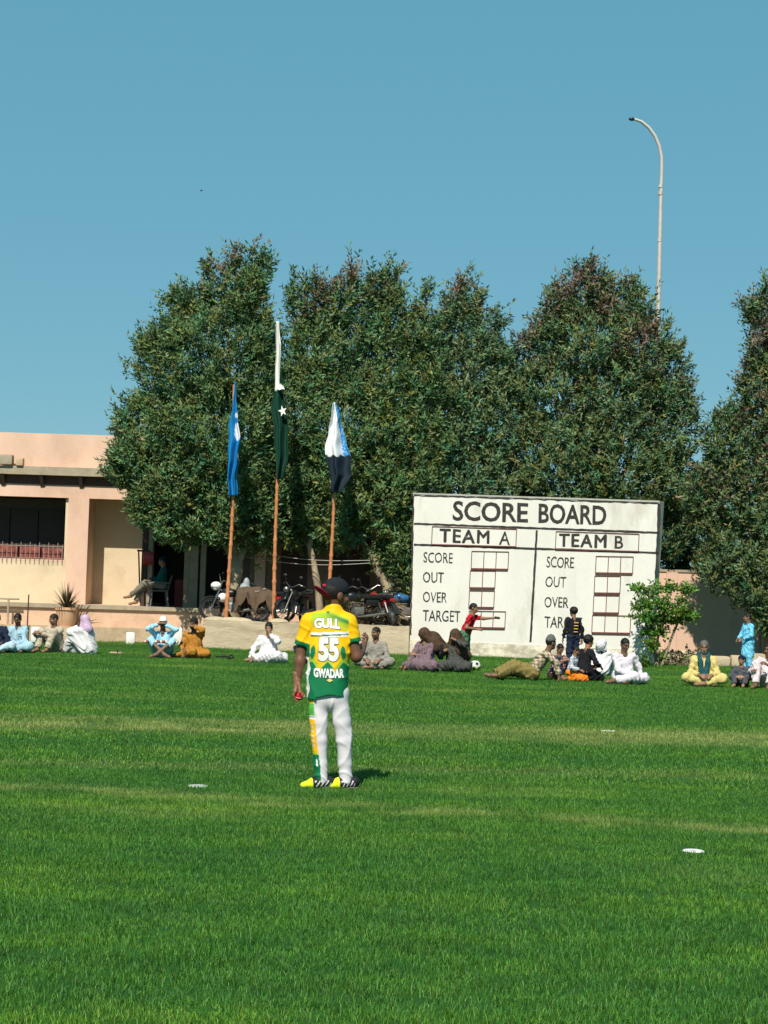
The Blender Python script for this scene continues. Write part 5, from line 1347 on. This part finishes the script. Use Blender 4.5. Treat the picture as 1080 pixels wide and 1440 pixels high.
person('man in navy mostly hidden behind the cricketer', 438, 933, 25, 'cross', NAV, NAV, seed=8, yaw=10, arms={-1: (-.34, -.10, .12)})
person('bearded man in grey tunic sitting cross-legged right of the cricketer', 528, 941, -10, 'cross', GRY, GRY, beard=1, yaw=-34, pitch=6, seed=9, skin='m', arms={1: (.14, -.36, .2), -1: (-.14, -.36, .2)})
SHW = (.070, .042, .026)
person('woman in mauve dress with a brown shawl drawn over her bowed head', 600, 944, -48, 'side', (.17, .115, .135), (.17, .115, .135), hat='shawl', hatcol=SHW, hatname='shawl', pitch=46, yaw=-8, seed=10, robe=True, fat=1.1, skin='m', lean=(0, -.04), arms={1: (.05, -.36, .34), -1: (-.20, -.40, .10)})
def phone(o, ch, J): pass
wo_ = person('woman in charcoal dress and brown shawl holding up a phone', 640, 945, -30, 'side', (.062, .064, .060), (.062, .064, .060), hat='shawl', hatcol=SHW, hatname='shawl', pitch=18, yaw=-12, seed=11, robe=True, fat=1.12, skin='m', arms={1: (.10, -.20, .66), -1: (-.10, -.36, .42)}, hint={1: (.9, -.3, -.3)}, curl=.7)
ph_ = MB(); Mw = Matrix.Translation(wo_.location) @ Matrix.Rotation(R(-30), 4, 'Z'); pc = Mw @ Vector((-.10, -.43, .49))
tag(MB().bbev(pc, (.075, .012, .15), .004, R(-30)).build('phone', M_black, None, smooth=True), 'dark phone held by the woman in the charcoal dress', 'phone')
# boy in red pointing
person('boy in red shirt and green shorts standing and pointing right', 656, 934, 75, 'stand', (.42, .012, .022), (.07, .17, .09), sc=.86, yaw=0, pitch=8, seed=12, sleeves='short', tunic=False, legs='mid', skin='m',
       arms={1: (.12, -.72, 1.30), -1: (-.14, -.30, 1.02)}, hint={1: (.3, .2, -1), -1: (-.3, .2, -1)}, over=dict(neck=(0, -.16, 1.36)), group='children among the spectators', curl=.2, loc=gnd(653, 942))
# reclining man in plaid
def plaid(base, a, b, fr=16):
    def fn(V):
        c = np.tile(A3(base), (len(V), 1)); u = (V[:, 0] * .9 + V[:, 1] * .4) * fr; w = V[:, 2] * fr
        m1 = (u % 1) < .35; m2 = (w % 1) < .35; c[m1] = c[m1] * .35 + A3(a) * .65; c[m2] = c[m2] * .45 + A3(a) * .55; c[(w % 1 > .6) & (w % 1 < .7)] = b; c[(u % 1 > .6) & (u % 1 < .7)] = b
        return c
    return fn
recl = dict(pel=(.12, 0, .15), neck=(.42, -.02, .56), axis=(0, -1, .1), hdir=(.06, .0, .165), knee={1: (-.22, -.16, .26), -1: (-.26, .14, .22)}, ank={1: (-.56, -.14, .09), -1: (-.60, .12, .08)}, toe={1: (-.74, -.16, .09), -1: (-.77, .12, .09)}, arm={1: (.62, -.28, .10), -1: (.66, .22, .10)})
person('man in plaid shirt and grey cap reclining with khaki legs stretched left', 738, 957, 0, recl, (.4, .3, .2), (.20, .155, .055), topfn=plaid((.42, .34, .22), (.07, .035, .03), (.55, .5, .4)), hat='kufi', hatcol=(.10, .105, .10), hatname='skull_cap', yaw=120, pitch=4, seed=13, tunic=False, fat=1.05, legk=1.45, hint={1: (.6, -.3, -.2), -1: (.5, .3, -.2)})
person('person in dark blue sitting behind the reclining man in plaid', 782, 955, 30, 'knees', NAV, NAV, yaw=0, pitch=30, seed=14, sc=.80, skin='m', topfn=plaid((.25, .09, .09), (.03, .03, .05), (.5, .45, .4)), lean=(0, -.05))
person('boy with curly hair in black shirt walking past the scoreboard', 805, 941, 205, 'stand', BLK, NAV, sc=.80, hair='curly', yaw=22, pitch=6, seed=15, tunic=False, skin='m', group='children among the spectators',
       arms={1: (.26, -.12, .84), -1: (-.27, .02, .84)},
       extra=lambda o, ch, J: [ch('shirt_print', Sdf(.003).seg((-.06 + .005 * i, .148 - .004 * i, 1.30 - .085 * i), (.06, .148 - .004 * i, 1.30 - .085 * i), .016).mesh(.008), solid((.62, .42, .08))) for i in range(4)])
person('child in pale striped top and orange trousers tucked between bigger children', 807, 958, 60, 'kneel', (.62, .55, .56), (.72, .20, .02), sc=.66, seed=16, skin='m', group='children among the spectators', pitch=30, tunic=False,
       topfn=lambda V: np.where(((V[:, 2] * 22) % 1 < .5)[:, None], A3((.62, .56, .60))[None], A3((.16, .30, .36))[None]))
person('child in black kneeling with bare orange soles, seen from behind', 824, 958, 120, 'kneel', BLK, BLK, sc=.86, hair='curly', seed=17, skin=(.33, .14, .07), group='children among the spectators', yaw=-10, pitch=8)
person('figure in white half hidden behind the kneeling child in black', 843, 950, 160, 'knees', WHT, WHT, seed=18, pitch=60, sc=.86, robe=True, lean=(0, -.16), hat='scarf', hatcol=WHT, hatname='headscarf')
person('young man in white shirt leaning on one arm, looking down', 876, 962, 12, 'side', (.60, .56, .61), (.58, .55, .61), yaw=8, pitch=20, seed=19, arms={1: (.36, -.04, .05), -1: (.0, -.34, .20)}, hint={1: (.6, .5, 0)})
def scarf_fn(o, ch, J):
    S = Sdf(.03); n = J['neck']
    S.seg(n + A3((-.09, .02, .02)), n + A3((-.07, -.10, -.12)), .045, .05); S.seg(n + A3((-.07, -.11, -.12)), n + A3((-.05, -.15, -.36)), .05, .05)
    S.seg(n + A3((.09, .02, .02)), n + A3((.07, -.10, -.12)), .045, .05); S.seg(n + A3((.07, -.11, -.12)), n + A3((.03, -.15, -.38)), .05, .05); S.seg(n + A3((-.09, .03, .02)), n + A3((.09, .03, .02)), .045)
    S.post.append(folds(.006, 70, 4))
    def cf(V):
        c = np.tile(A3((.008, .035, .05)), (len(V), 1)); k = (np.sin(V[:, 0] * 150) * np.sin(V[:, 2] * 120)) > .45; c[k] = (.05, .22, .22); return c
    ch('scarf', S.mesh(.010), cf)
YEL = (.52, .44, .17)
person('grey-haired man in pale yellow tunic with a dark teal scarf', 988, 965, -4, 'cross', YEL, YEL, haircol=(.12, .11, .10), beard=1, grey=True, pitch=12, yaw=-6, seed=20, skin='m', fat=1.12, extra=scarf_fn)
person('child in dark grey with a navy cap sitting beside the man in yellow', 1042, 967, -15, 'knees', (.07, .075, .09), (.06, .065, .08), hat='cap', hatcol=(.012, .016, .035), sc=.70, seed=21, skin='l', yaw=-14, group='children among the spectators', over=dict(knee={1: (.16, -.26, .30), -1: (-.16, -.26, .30)}, ank={1: (.08, -.46, .08), -1: (-.16, -.50, .08)}, toe={1: (.08, -.60, .06), -1: (-.2, -.66, .06)}), arms={1: (.1, -.34, .3), -1: (-.12, -.34, .3)})
person('boy in bright sky blue tunic standing at the right edge', 1051, 946, -70, 'stand', (.16, .50, .72), (.16, .50, .72), sc=.80, seed=22, skin='m', yaw=-20, pitch=4, group='children among the spectators', loc=gnd(1051, 948), arms={1: (.10, -.24, .98), -1: (-.16, -.24, .98)})
person('figure in pinkish white cut off by the right edge of the picture', 1082, 969, -30, 'knees', (.60, .52, .54), (.60, .52, .54), seed=23, robe=False, yaw=-10, arms={-1: (-.22, -.36, .34)}, skin='d')
# man on the veranda chair
seatp = dict(pel=(0, .06, .56), neck=(0, .10, 1.06), knee={1: (.13, -.40, .62), -1: (-.08, -.42, .56)}, ank={1: (.0, -.78, .26), -1: (-.05, -.62, .10)}, toe={1: (-.03, -.95, .22), -1: (-.05, -.80, .05)}, arm={1: (-.02, -.20, .72), -1: (.04, -.22, .76)})
person('man in dark teal shirt and grey trousers lounging in the veranda chair', 0, 0, -78, seatp, (.012, .075, .08), (.17, .155, .125), seed=24, yaw=-14, pitch=6, loc=(ch.location.x, ch.location.y, FL + .007), tunic=False, group='spectators on the veranda', hat='cap', hatcol=(.02, .022, .03), skin='m')
# ------------------------------------------------------------------ cricketer, seen from behind
pf = gnd(458, 1110); S_ = FPX / pf.y
def L2(px, py, y=0.0):                   # photo pixel -> local coordinates at the player's distance
    return A3(((px - 458 - math.tan(ROLL) * (1110 - py)) / S_, y, (1110 - py) / S_))
def smooth(a, b, x): t = np.clip((x - a) / (b - a), 0, 1); return t * t * (3 - 2 * t)
psk = np.array((.135, .062, .034))
hc = L2(472, 836, .03); hc[2] = 1.585
Mh = rot_yp(124, 4, 0)                    # looks away and to the right
neck = L2(468, 858, .0)
shL, shR = L2(434, 877), L2(490, 876)
elL = L2(424, 916, .02); wrL = L2(418, 959, -.02); elR = L2(501, 924, -.01); wrR = L2(511, 908, .21)
hipL, hipR = L2(446, 985, .0), L2(476, 985, .0)
knL, knR = L2(449, 1041, .0), L2(484, 1041, .02); anL, anR = L2(452, 1096, .0), L2(486, 1095, .03)
toeL = anL + A3((-.165, -.05, -.05)); toeR = anR + A3((-.13, -.03, -.05))
B = Sdf(.03)
pelv = (hipL + hipR) / 2 + A3((0, 0, .10))
B.seg(pelv, neck - A3((0, -.01, .16)), .085, .085); B.seg(neck - A3((0, 0, .09)), shL, .045, .045); B.seg(neck - A3((0, 0, .09)), shR, .045, .045)
B.seg(shL, elL, .055, .044); B.seg(elL, elL * .6 + wrL * .4, .045, .046, .02); B.seg(elL * .6 + wrL * .4, wrL, .046, .029, .02)
B.seg(shR, elR, .055, .045); B.seg(elR, elR * .6 + wrR * .4, .046, .046, .02); B.seg(elR * .6 + wrR * .4, wrR, .046, .029, .02)
for h_, k_, a_, t_ in ((hipL, knL, anL, toeL), (hipR, knR, anR, toeR)):
    B.seg(h_, k_, .068, .050); B.seg(k_, a_, .050, .036); B.seg(a_, a_ + (t_ - a_) * .6, .034, .028)
parts = []; cols = []
v, f = B.mesh(.011); parts.append((v, f)); cols.append(np.tile(psk, (len(v), 1)))
v, f, c = head_parts(hc, Mh, neck + A3((0, .025, -.05)), 1.10, psk, 1, h=.006, neck_r=.054); parts.append((v, f)); cols.append(c)
# right hand relaxed; left hand cups the ball from behind
ball = L2(421.5, 980.5, -.03)
v, f = hand_sdf(wrR, wrR - elR, (-.8, 0, .3), 1, .6).mesh(.005); parts.append((v, f)); cols.append(np.tile(psk, (len(v), 1)))
H = Sdf(.007); w0 = wrL; dn = unit(ball - w0)
H.seg(w0 - dn * .05, w0 + dn * .02, .029, .028, .012)
# palm lies on the outer (left) side of the ball, fingers wrap under it towards the camera, thumb behind
sd = A3((-1, 0, 0)); fwd = A3((0, -1, 0))
Rb = .040
pal = ball + A3((-.038, .0, .035))
H.seg(w0, pal + A3((.004, .022, .0)), .026, .018, .015); H.seg(w0, pal + A3((.004, -.022, .0)), .026, .018, .015); H.seg(pal + A3((0, .024, 0)), pal + A3((0, -.024, 0)), .017, .017, .012)
for i, yy in enumerate((-.032, -.011, .010, .029)):
    angs = (1.05, .45, -.25, -.95) if i < 3 else (1.0, .45, -.15, -.7)
    pts = [ball + A3((-math.cos(a) * (Rb + .009), yy * (1.0 if j < 2 else .8), math.sin(a) * (Rb + .009))) for j, a in enumerate((.75, .05, -.62, -1.25 if i < 3 else -1.0))]
    H.chain(pts, [.0115, .0105, .0095, .0085], .004)
H.chain([w0 + dn * .03 + A3((.01, -.03, 0)), ball + A3((.004, -.046, .030)), ball + A3((.022, -.044, .006)), ball + A3((.026, -.040, -.008))], [.014, .012, .0105, .009], .006)
v, f = H.mesh(.0042); parts.append((v, f)); cols.append(np.tile(psk * 1.5, (len(v), 1)))
V, F = join(parts)
pl = link('person', raw_mesh('person', V, F, np.concatenate(cols), True), M_skin); pl.location = (pf.x, pf.y, 0.0)
tag(pl, 'cricketer in yellow and green shirt standing with his back turned, ball in hand', 'person')
def pchild(name, vf, colfn, m=M_sport, parent=None):
    v, f = vf; return link(name, raw_mesh(name, v, f, colfn(v) if colfn else None, True), m, parent or pl)
# --- shirt
T = Sdf(.05); zh = L2(460, 980)[2]
for s, q in ((-1, -.062), (1, .058)):
    T.seg((q - .012, .0, zh - .06), (q * 1.15 - .012, .0, 1.14), .112, .106, .05); T.seg((q * 1.15 - .012, 0, 1.14), (q * 1.5 - .002, .012, 1.36), .106, .098, .05)
T.seg((-.01, .01, zh - .05), (0, .02, 1.3), .115, .11, .05)
T.seg(neck + A3((-.02, 0, -.055)), shL, .052, .062, .05); T.seg(neck + A3((.02, 0, -.055)), shR, .052, .062, .05)
T.seg(neck + A3((0, .015, -.07)), neck + A3((.004, .015, .004)), .088, .076, .04, cut=(neck + A3((0, 0, .036)), (0, .35, 1)))
dL = unit(elL - shL); cl = L2(422, 910, .0); T.seg(shL, elL, .068, .076, .035, cut=(cl, dL)); dR = unit(elR - shR); cr_ = L2(495, 905, .0); T.seg(shR, elR, .068, .074, .035, cut=(cr_, dR))
def hem(P, d): return np.maximum(d, (zh + .012 * np.sin(P[:, 0] * 22 + 1.0) - .02 * (P[:, 0] < -.1)) - P[:, 2])
def ridge(q): return (1 - np.abs(np.sin(q))) ** 2.2
def wr_shirt(P, d):
    x, y, z = P[:, 0], P[:, 1], P[:, 2]; ax_ = np.abs(x + .01)
    low = smooth(1.12, .86, z)
    a = ridge(15 * (x + .12 * np.sin(5 * z + 1) + .25 * z) + .6) * low                       # long hanging folds towards the hem
    b = ridge(17 * (z + .9 * ax_ + .05 * np.sin(19 * x)) + .3) * smooth(.05, .13, ax_) * smooth(1.42, 1.25, z) * smooth(.95, 1.05, z)   # drag lines from the armpits
    c_ = ridge(21 * (z - .35 * x + .03 * np.sin(23 * x + 2)) + 1.1) * smooth(1.10, 1.0, z) * smooth(.86, .95, z)
    e_ = ridge(26 * (z + .5 * x)) * (ax_ > .165)
    return d - .008 * a - .007 * b - .006 * c_ - .007 * e_ + .005
T.post += [wr_shirt, hem]
YELW = A3((.80, .44, .002)); GRN = A3((.004, .155, .060)); LIM = A3((.33, .50, .02)); WH = A3((.76, .76, .78))
def shirt_col(V):
    x, y, z = V[:, 0] + .015, V[:, 1], V[:, 2]; n = len(V); c = np.tile(YELW, (n, 1))
    def mixc(m, col): c[:] = c * (1 - m[:, None]) + A3(col)[None] * m[:, None]
    xn = x / .17
    # yoke: lime on the left running to green on the right
    yb = 1.452 - .35 * np.abs(x) * (x > 0) - .12 * np.abs(x) * (x < 0)
    band = smooth(.085, .0, np.abs(z - (yb - .045)) ) * (np.abs(x) < .165) * (z < yb + .012)
    g = smooth(-.6, .8, xn); low = smooth(.0, .085, yb - z)
    mixc(np.clip(band * 1.5, 0, .95) * (1 - .3 * low), A3((.24, .46, .015))); mixc(smooth(.03, -.005, z - yb + .022) * smooth(.06, .02, yb - z) * g * (np.abs(x) < .165) * (z < yb), GRN)
    # lower green with pointed top
    vtop = 1.0 + .055 * np.maximum(0, 1 - np.abs(xn) * 3.2) + .03 * np.cos(xn * 9) * (np.abs(xn) > .3) + .05 * smooth(.55, 1.0, np.abs(xn))
    body = np.abs(x) < .30
    mixc(((z < vtop) & body & (z < 1.16)).astype(float), GRN); mixc(smooth(.05, .0, np.abs(z - vtop - .01)) * (z > vtop) * (z < 1.15) * (np.abs(xn) > .45), LIM)
    mixc(((np.abs(z - vtop) < .007) & (z < 1.16)).astype(float), (.30, .55, .08))
    # small green flashes at the sides
    mixc((((np.abs(x) - .125) ** 2 / .022 ** 2 + (z - 1.12 + .6 * (np.abs(x) - .125)) ** 2 / .055 ** 2) < 1).astype(float), GRN * 1.2)
    # white and green chest stripe
    sl = z - .012 * xn
    mixc(((np.abs(sl - 1.278) < .010) & (np.abs(x) < .165)).astype(float), WH); mixc(((np.abs(sl - 1.262) < .006) & (np.abs(x) < .165)).astype(float), GRN * .6); mixc(((np.abs(sl - 1.252) < .005) & (np.abs(x) < .165) & (x > -.05)).astype(float), WH)
    # left side panel
    mixc(((x < -.148 + .008 * np.sin(z * 40)) & (x > -.30) & (z < 1.13) & (y < .14)).astype(float), WH)
    mixc(((x < -.178) & (z < 1.02) & (np.sin(z * 30) > 0)).astype(float), GRN)
    # sleeve cuffs
    kl = (V - cl) @ dL; kr = (V - cr_) @ dR
    arm = (np.abs(V[:, 0]) > .165) & (z > 1.08)
    mixc((arm & (V[:, 0] < 0) & (kl > -.036)).astype(float), GRN); mixc((arm & (V[:, 0] > 0) & (kr > -.036)).astype(float), GRN)
    c[arm & (V[:, 0] < -.14) & (kl < -.036)] = YELW; c[arm & (V[:, 0] > .14) & (kr < -.036) & (z > 1.14)] = YELW
    return c
sv, sf = T.mesh(.0068)
shirt = pchild('shirt', (sv, sf), shirt_col)
bvh = BVHTree.FromPolygons([Vector(p) for p in sv], [tuple(q) for q in sf.tolist()])
def back_y(x, z):
    h_ = bvh.ray_cast(Vector((x, -1.0, z)), Vector((0, 1, 0)))
    return h_[0].y if h_[0] is not None else None
M_print = mat('white_print', (.78, .78, .80), .6, .04, 20); M_printline = mat('green_print_edge', (.10, .16, .08), .6, .1, 20)
def print_text(txt, x0, y0, x1, y1, bold, name='print', m=M_print, off=.006, arch=0.0, spacing=1.0):
    V, F = text_geo(txt, bold, spacing)
    bm = bmesh.new(); bv = [bm.verts.new((a, b, 0)) for a, b, _ in V]
    for q in F:
        try: bm.faces.new([bv[i] for i in q])
        except ValueError: pass
    bmesh.ops.triangulate(bm, faces=bm.faces)
    for _ in range(3):
        e = [e for e in bm.edges if e.calc_length() > .10]
        if e: bmesh.ops.subdivide_edges(bm, edges=e, cuts=1); bmesh.ops.triangulate(bm, faces=bm.faces)
    out = []
    for w in bm.verts:
        u, t = w.co.x, w.co.y; p = L2(x0 + (x1 - x0) * u, y1 + (y0 - y1) * t + arch * (1 - (2 * u - 1) ** 2)); yy = back_y(p[0], p[2]); out.append((p[0], (yy if yy is not None else -.12) - off, p[2]))
    bm.verts.index_update(); ff = [tuple(q.index for q in g.verts) for g in bm.faces]; bm.free()
    o = link(name, raw_mesh(name, out, ff), m, shirt); sd_ = o.modifiers.new('t', 'SOLIDIFY'); sd_.thickness = .002; return o
for txt, x0, y0, x1, y1, bd, ar in (('GULL', 442, 871.8, 478.5, 886, .05, -1.0), ('55', 448, 898, 477, 931, .055, 0), ('GWADAR', 441.5, 940.2, 484, 953.2, .05, .8)):
    print_text(txt, x0 - .7, y0 - .7, x1 + .7, y1 + .7, bd + .03, 'print_edge', M_printline, .0035, ar); print_text(txt, x0, y0, x1, y1, bd, 'print', M_print, .006, ar)
dp = [L2(464 + a, 957 + b) for a, b in ((-4.5, 0), (0, 2.6), (4.5, 0), (0, -2.6))]
link('badge', raw_mesh('badge', [(p[0], back_y(p[0], p[2]) - .006, p[2]) for p in dp], [(0, 1, 2, 3)]), mat('pale_yellow_print', (.75, .62, .25), .6, .05, 20), shirt)
dp = [L2(461 + a, 863 + b) for a, b in ((-2.5, -1.5), (-.8, .8), (0, 2.2), (.8, .8), (2.5, -1.5))]
link('badge', raw_mesh('badge', [(p[0], (back_y(p[0], p[2]) or -.1) - .005, p[2]) for p in dp], [(0, 1, 2, 3, 4)]), M_printline, shirt)
# --- trousers
Q = Sdf(.018)
for h_, k_, a_, s in ((hipL, knL, anL, -1), (hipR, knR, anR, 1)):
    d = unit(a_ - k_); Q.seg(h_ + A3((-s * .004, 0, .06)), h_ * .45 + k_ * .55, .083, .076); Q.seg(h_ * .45 + k_ * .55, k_, .076, .068); Q.seg(k_, k_ * .4 + a_ * .6, .068, .057); Q.seg(k_ * .4 + a_ * .6, a_ + A3((0, 0, -.02)), .057, .057, cut=(a_ + A3((0, 0, -.035)), (0, 0, -1)))
Q.seg(hipL + A3((.01, .005, .06)), hipR + A3((-.01, .005, .06)), .092, .092, .04); Q.seg(hipL + A3((.05, 0, .0)), hipR + A3((-.05, 0, .0)), .082, .082, .04)
def wr_tr(P, d):
    x, y, z = P[:, 0], P[:, 1], P[:, 2]
    leg = np.where(x < .045, 1.0, -1.0)
    a = ridge(13 * (z + leg * 1.1 * x + .10 * np.sin(9 * z + 14 * y)) + .8) * smooth(.80, .5, z) * smooth(.08, .25, z)
    b = ridge(19 * (z - leg * .5 * x + .06 * np.sin(16 * x + 7 * z)) + 2.1) * smooth(.62, .40, z) * smooth(.30, .42, z)
    c_ = ridge(38 * (z + .25 * x + .02 * np.sin(30 * x))) * smooth(.24, .10, z)
    e_ = ridge(15 * (z * .55 - leg * x * 1.3) + 1.2) * smooth(.50, .62, z) * smooth(.84, .72, z)
    return d - .009 * a - .008 * b - .009 * c_ - .009 * e_ + .005
Q.post.append(wr_tr)
def tr_col(V):
    c = np.tile(A3((.62, .59, .63)), (len(V), 1)); x, y, z = V[:, 0], V[:, 1], V[:, 2]
    cx_ = np.where(z > knL[2], knL[0] + (hipL[0] - knL[0]) * (z - knL[2]) / (hipL[2] - knL[2]), anL[0] + (knL[0] - anL[0]) * (z - anL[2]) / (knL[2] - anL[2]))
    th = np.interp(z, [.05, .20, .35, .75], [.002, .002, .016, .030])
    st = (x < cx_ - th) & (x > cx_ - .16) & (V[:, 0] < .02); lo = np.interp(z, [.05, .2, .3, .8], [.060, .062, .20, .3]); st &= x > cx_ - lo
    st &= y < .075
    pal = np.zeros((len(V), 3)); pal[:] = YELW
    g = (z < .70) & (z > .60); pal[g] = A3((.10, .42, .06)); pal[(z < .605) & (z > .575)] = WH; pal[(z < .593) & (z > .585)] = (.05, .05, .03); pal[z < .285] = GRN; pal[(z < .30) & (z > .285)] = LIM
    tx = (z < .545) & (z > .33) & (np.abs(x - cx_ + th + .03) < .012) & (((z * 26) % 1) < .6); pal[tx] = A3((.80, .62, .35))
    wl_ = (z < .25) & (z > .19) & (np.abs(x - cx_ + .028) < .006); pal[wl_] = WH
    c[st] = pal[st]
    stR = (x > hipR[0] + .098) & (z > .66); c[stR] = YELW
    cu_ = (z < anL[2] - .028); c[cu_] *= .9
    return c
pchild('trousers', Q.mesh(.0072), tr_col)
# --- shoes
for a_, t_ in ((anL, toeL), (anR, toeR)):
    a0 = A3((a_[0], a_[1], .055)); t0 = A3((t_[0], t_[1], .042)); u = unit(t0 - a0); hl = a0 - u * .075
    Sh = Sdf(.03); Sh.seg(hl, a0 + u * .06, .046, .046); Sh.seg(a0, a_ + A3((0, 0, -.01)), .046, .040, .02); Sh.seg(a0 + u * .05, t0 - u * .02 + A3((0, 0, -.010)), .043, .025); 
    Sh.post.append(lambda P, d: np.maximum(d, .018 - P[:, 2]))
    Ln = np.linalg.norm(t0 - hl)
    def sc_(V, a0=a0, u=u, hl=hl, Ln=Ln):
        t = ((V - hl) @ u) / Ln; c = np.tile(A3((.014, .014, .016)), (len(V), 1)); c[t > .63] = (.66, .78, .02)
        st = ((t * 7 + V[:, 2] * 20) % 1 < .32) & (t < .56) & (V[:, 2] < .075) & (t > .02); c[st] = (.7, .7, .7); return c
    so_ = pchild('shoe', Sh.mesh(.0058), sc_)
    Sl = Sdf(.02); Sl.seg(hl + A3((0, 0, -.035)), t0 - u * .022 + A3((0, 0, -.024)), .044, .026); Sl.post.append(lambda P, d: np.maximum(np.maximum(d, -P[:, 2]), P[:, 2] - .024))
    pchild('sole', Sl.mesh(.006), solid((.10, .11, .06)), M_sport, so_)
# --- cap worn backwards
Cp = Sdf(.012); TT = lambda p: hc + (Mh @ A3(p)) * 1.10
Cp.ell(TT((0, .006, .052)), A3((.086, .106, .090)) * 1.08, Mh); cutp = TT((0, 0, .028)); cn = -(Mh @ unit((0, -.12, 1)))
Cp.post.append(lambda P, d: np.maximum(d, (P - cutp) @ cn))
pchild('hair', shell(hc, Mh, 1.10, 'short', 3), None, M_hair)
cap = pchild('cap', Cp.mesh(.006), solid((.016, .018, .024)), M_cloth)
Bm = Sdf(.01); rb_ = Mh @ rot_yp(-14, 34); Bm.ell(TT((.0, .122, .016)), A3((.090, .086, .013)), rb_)
pchild('cap_brim', Bm.mesh(.005), solid((.20, .008, .032)), M_cloth, cap)
Lg = Sdf(.004); Lg.ell(TT((.005, .110, .068)), (.028, .010, .013), Mh); pchild('cap_logo', Lg.mesh(.004), solid((.40, .03, .05)), M_cloth, cap)
# --- cricket ball
cb = empty('cricket_ball', (pl.location.x + ball[0], pl.location.y + ball[1], pl.location.z + ball[2])); tag(cb, 'shiny red cricket ball held in the cricketer left hand', 'ball')
MB().ell((0, 0, 0), (.0385, .0385, .0385), nu=24, nv=14).build('leather', mat('red_leather', (.62, .008, .015), .3, .08, 30, spec=.5), cb, smooth=True, world=False)
MB().torus((0, 0, 0), .0385, .0018, axis='Z', n=32, m=6, rot=Matrix.Rotation(.5, 3, 'X')).build('seam', M_whitepl, cb, smooth=True, world=False)
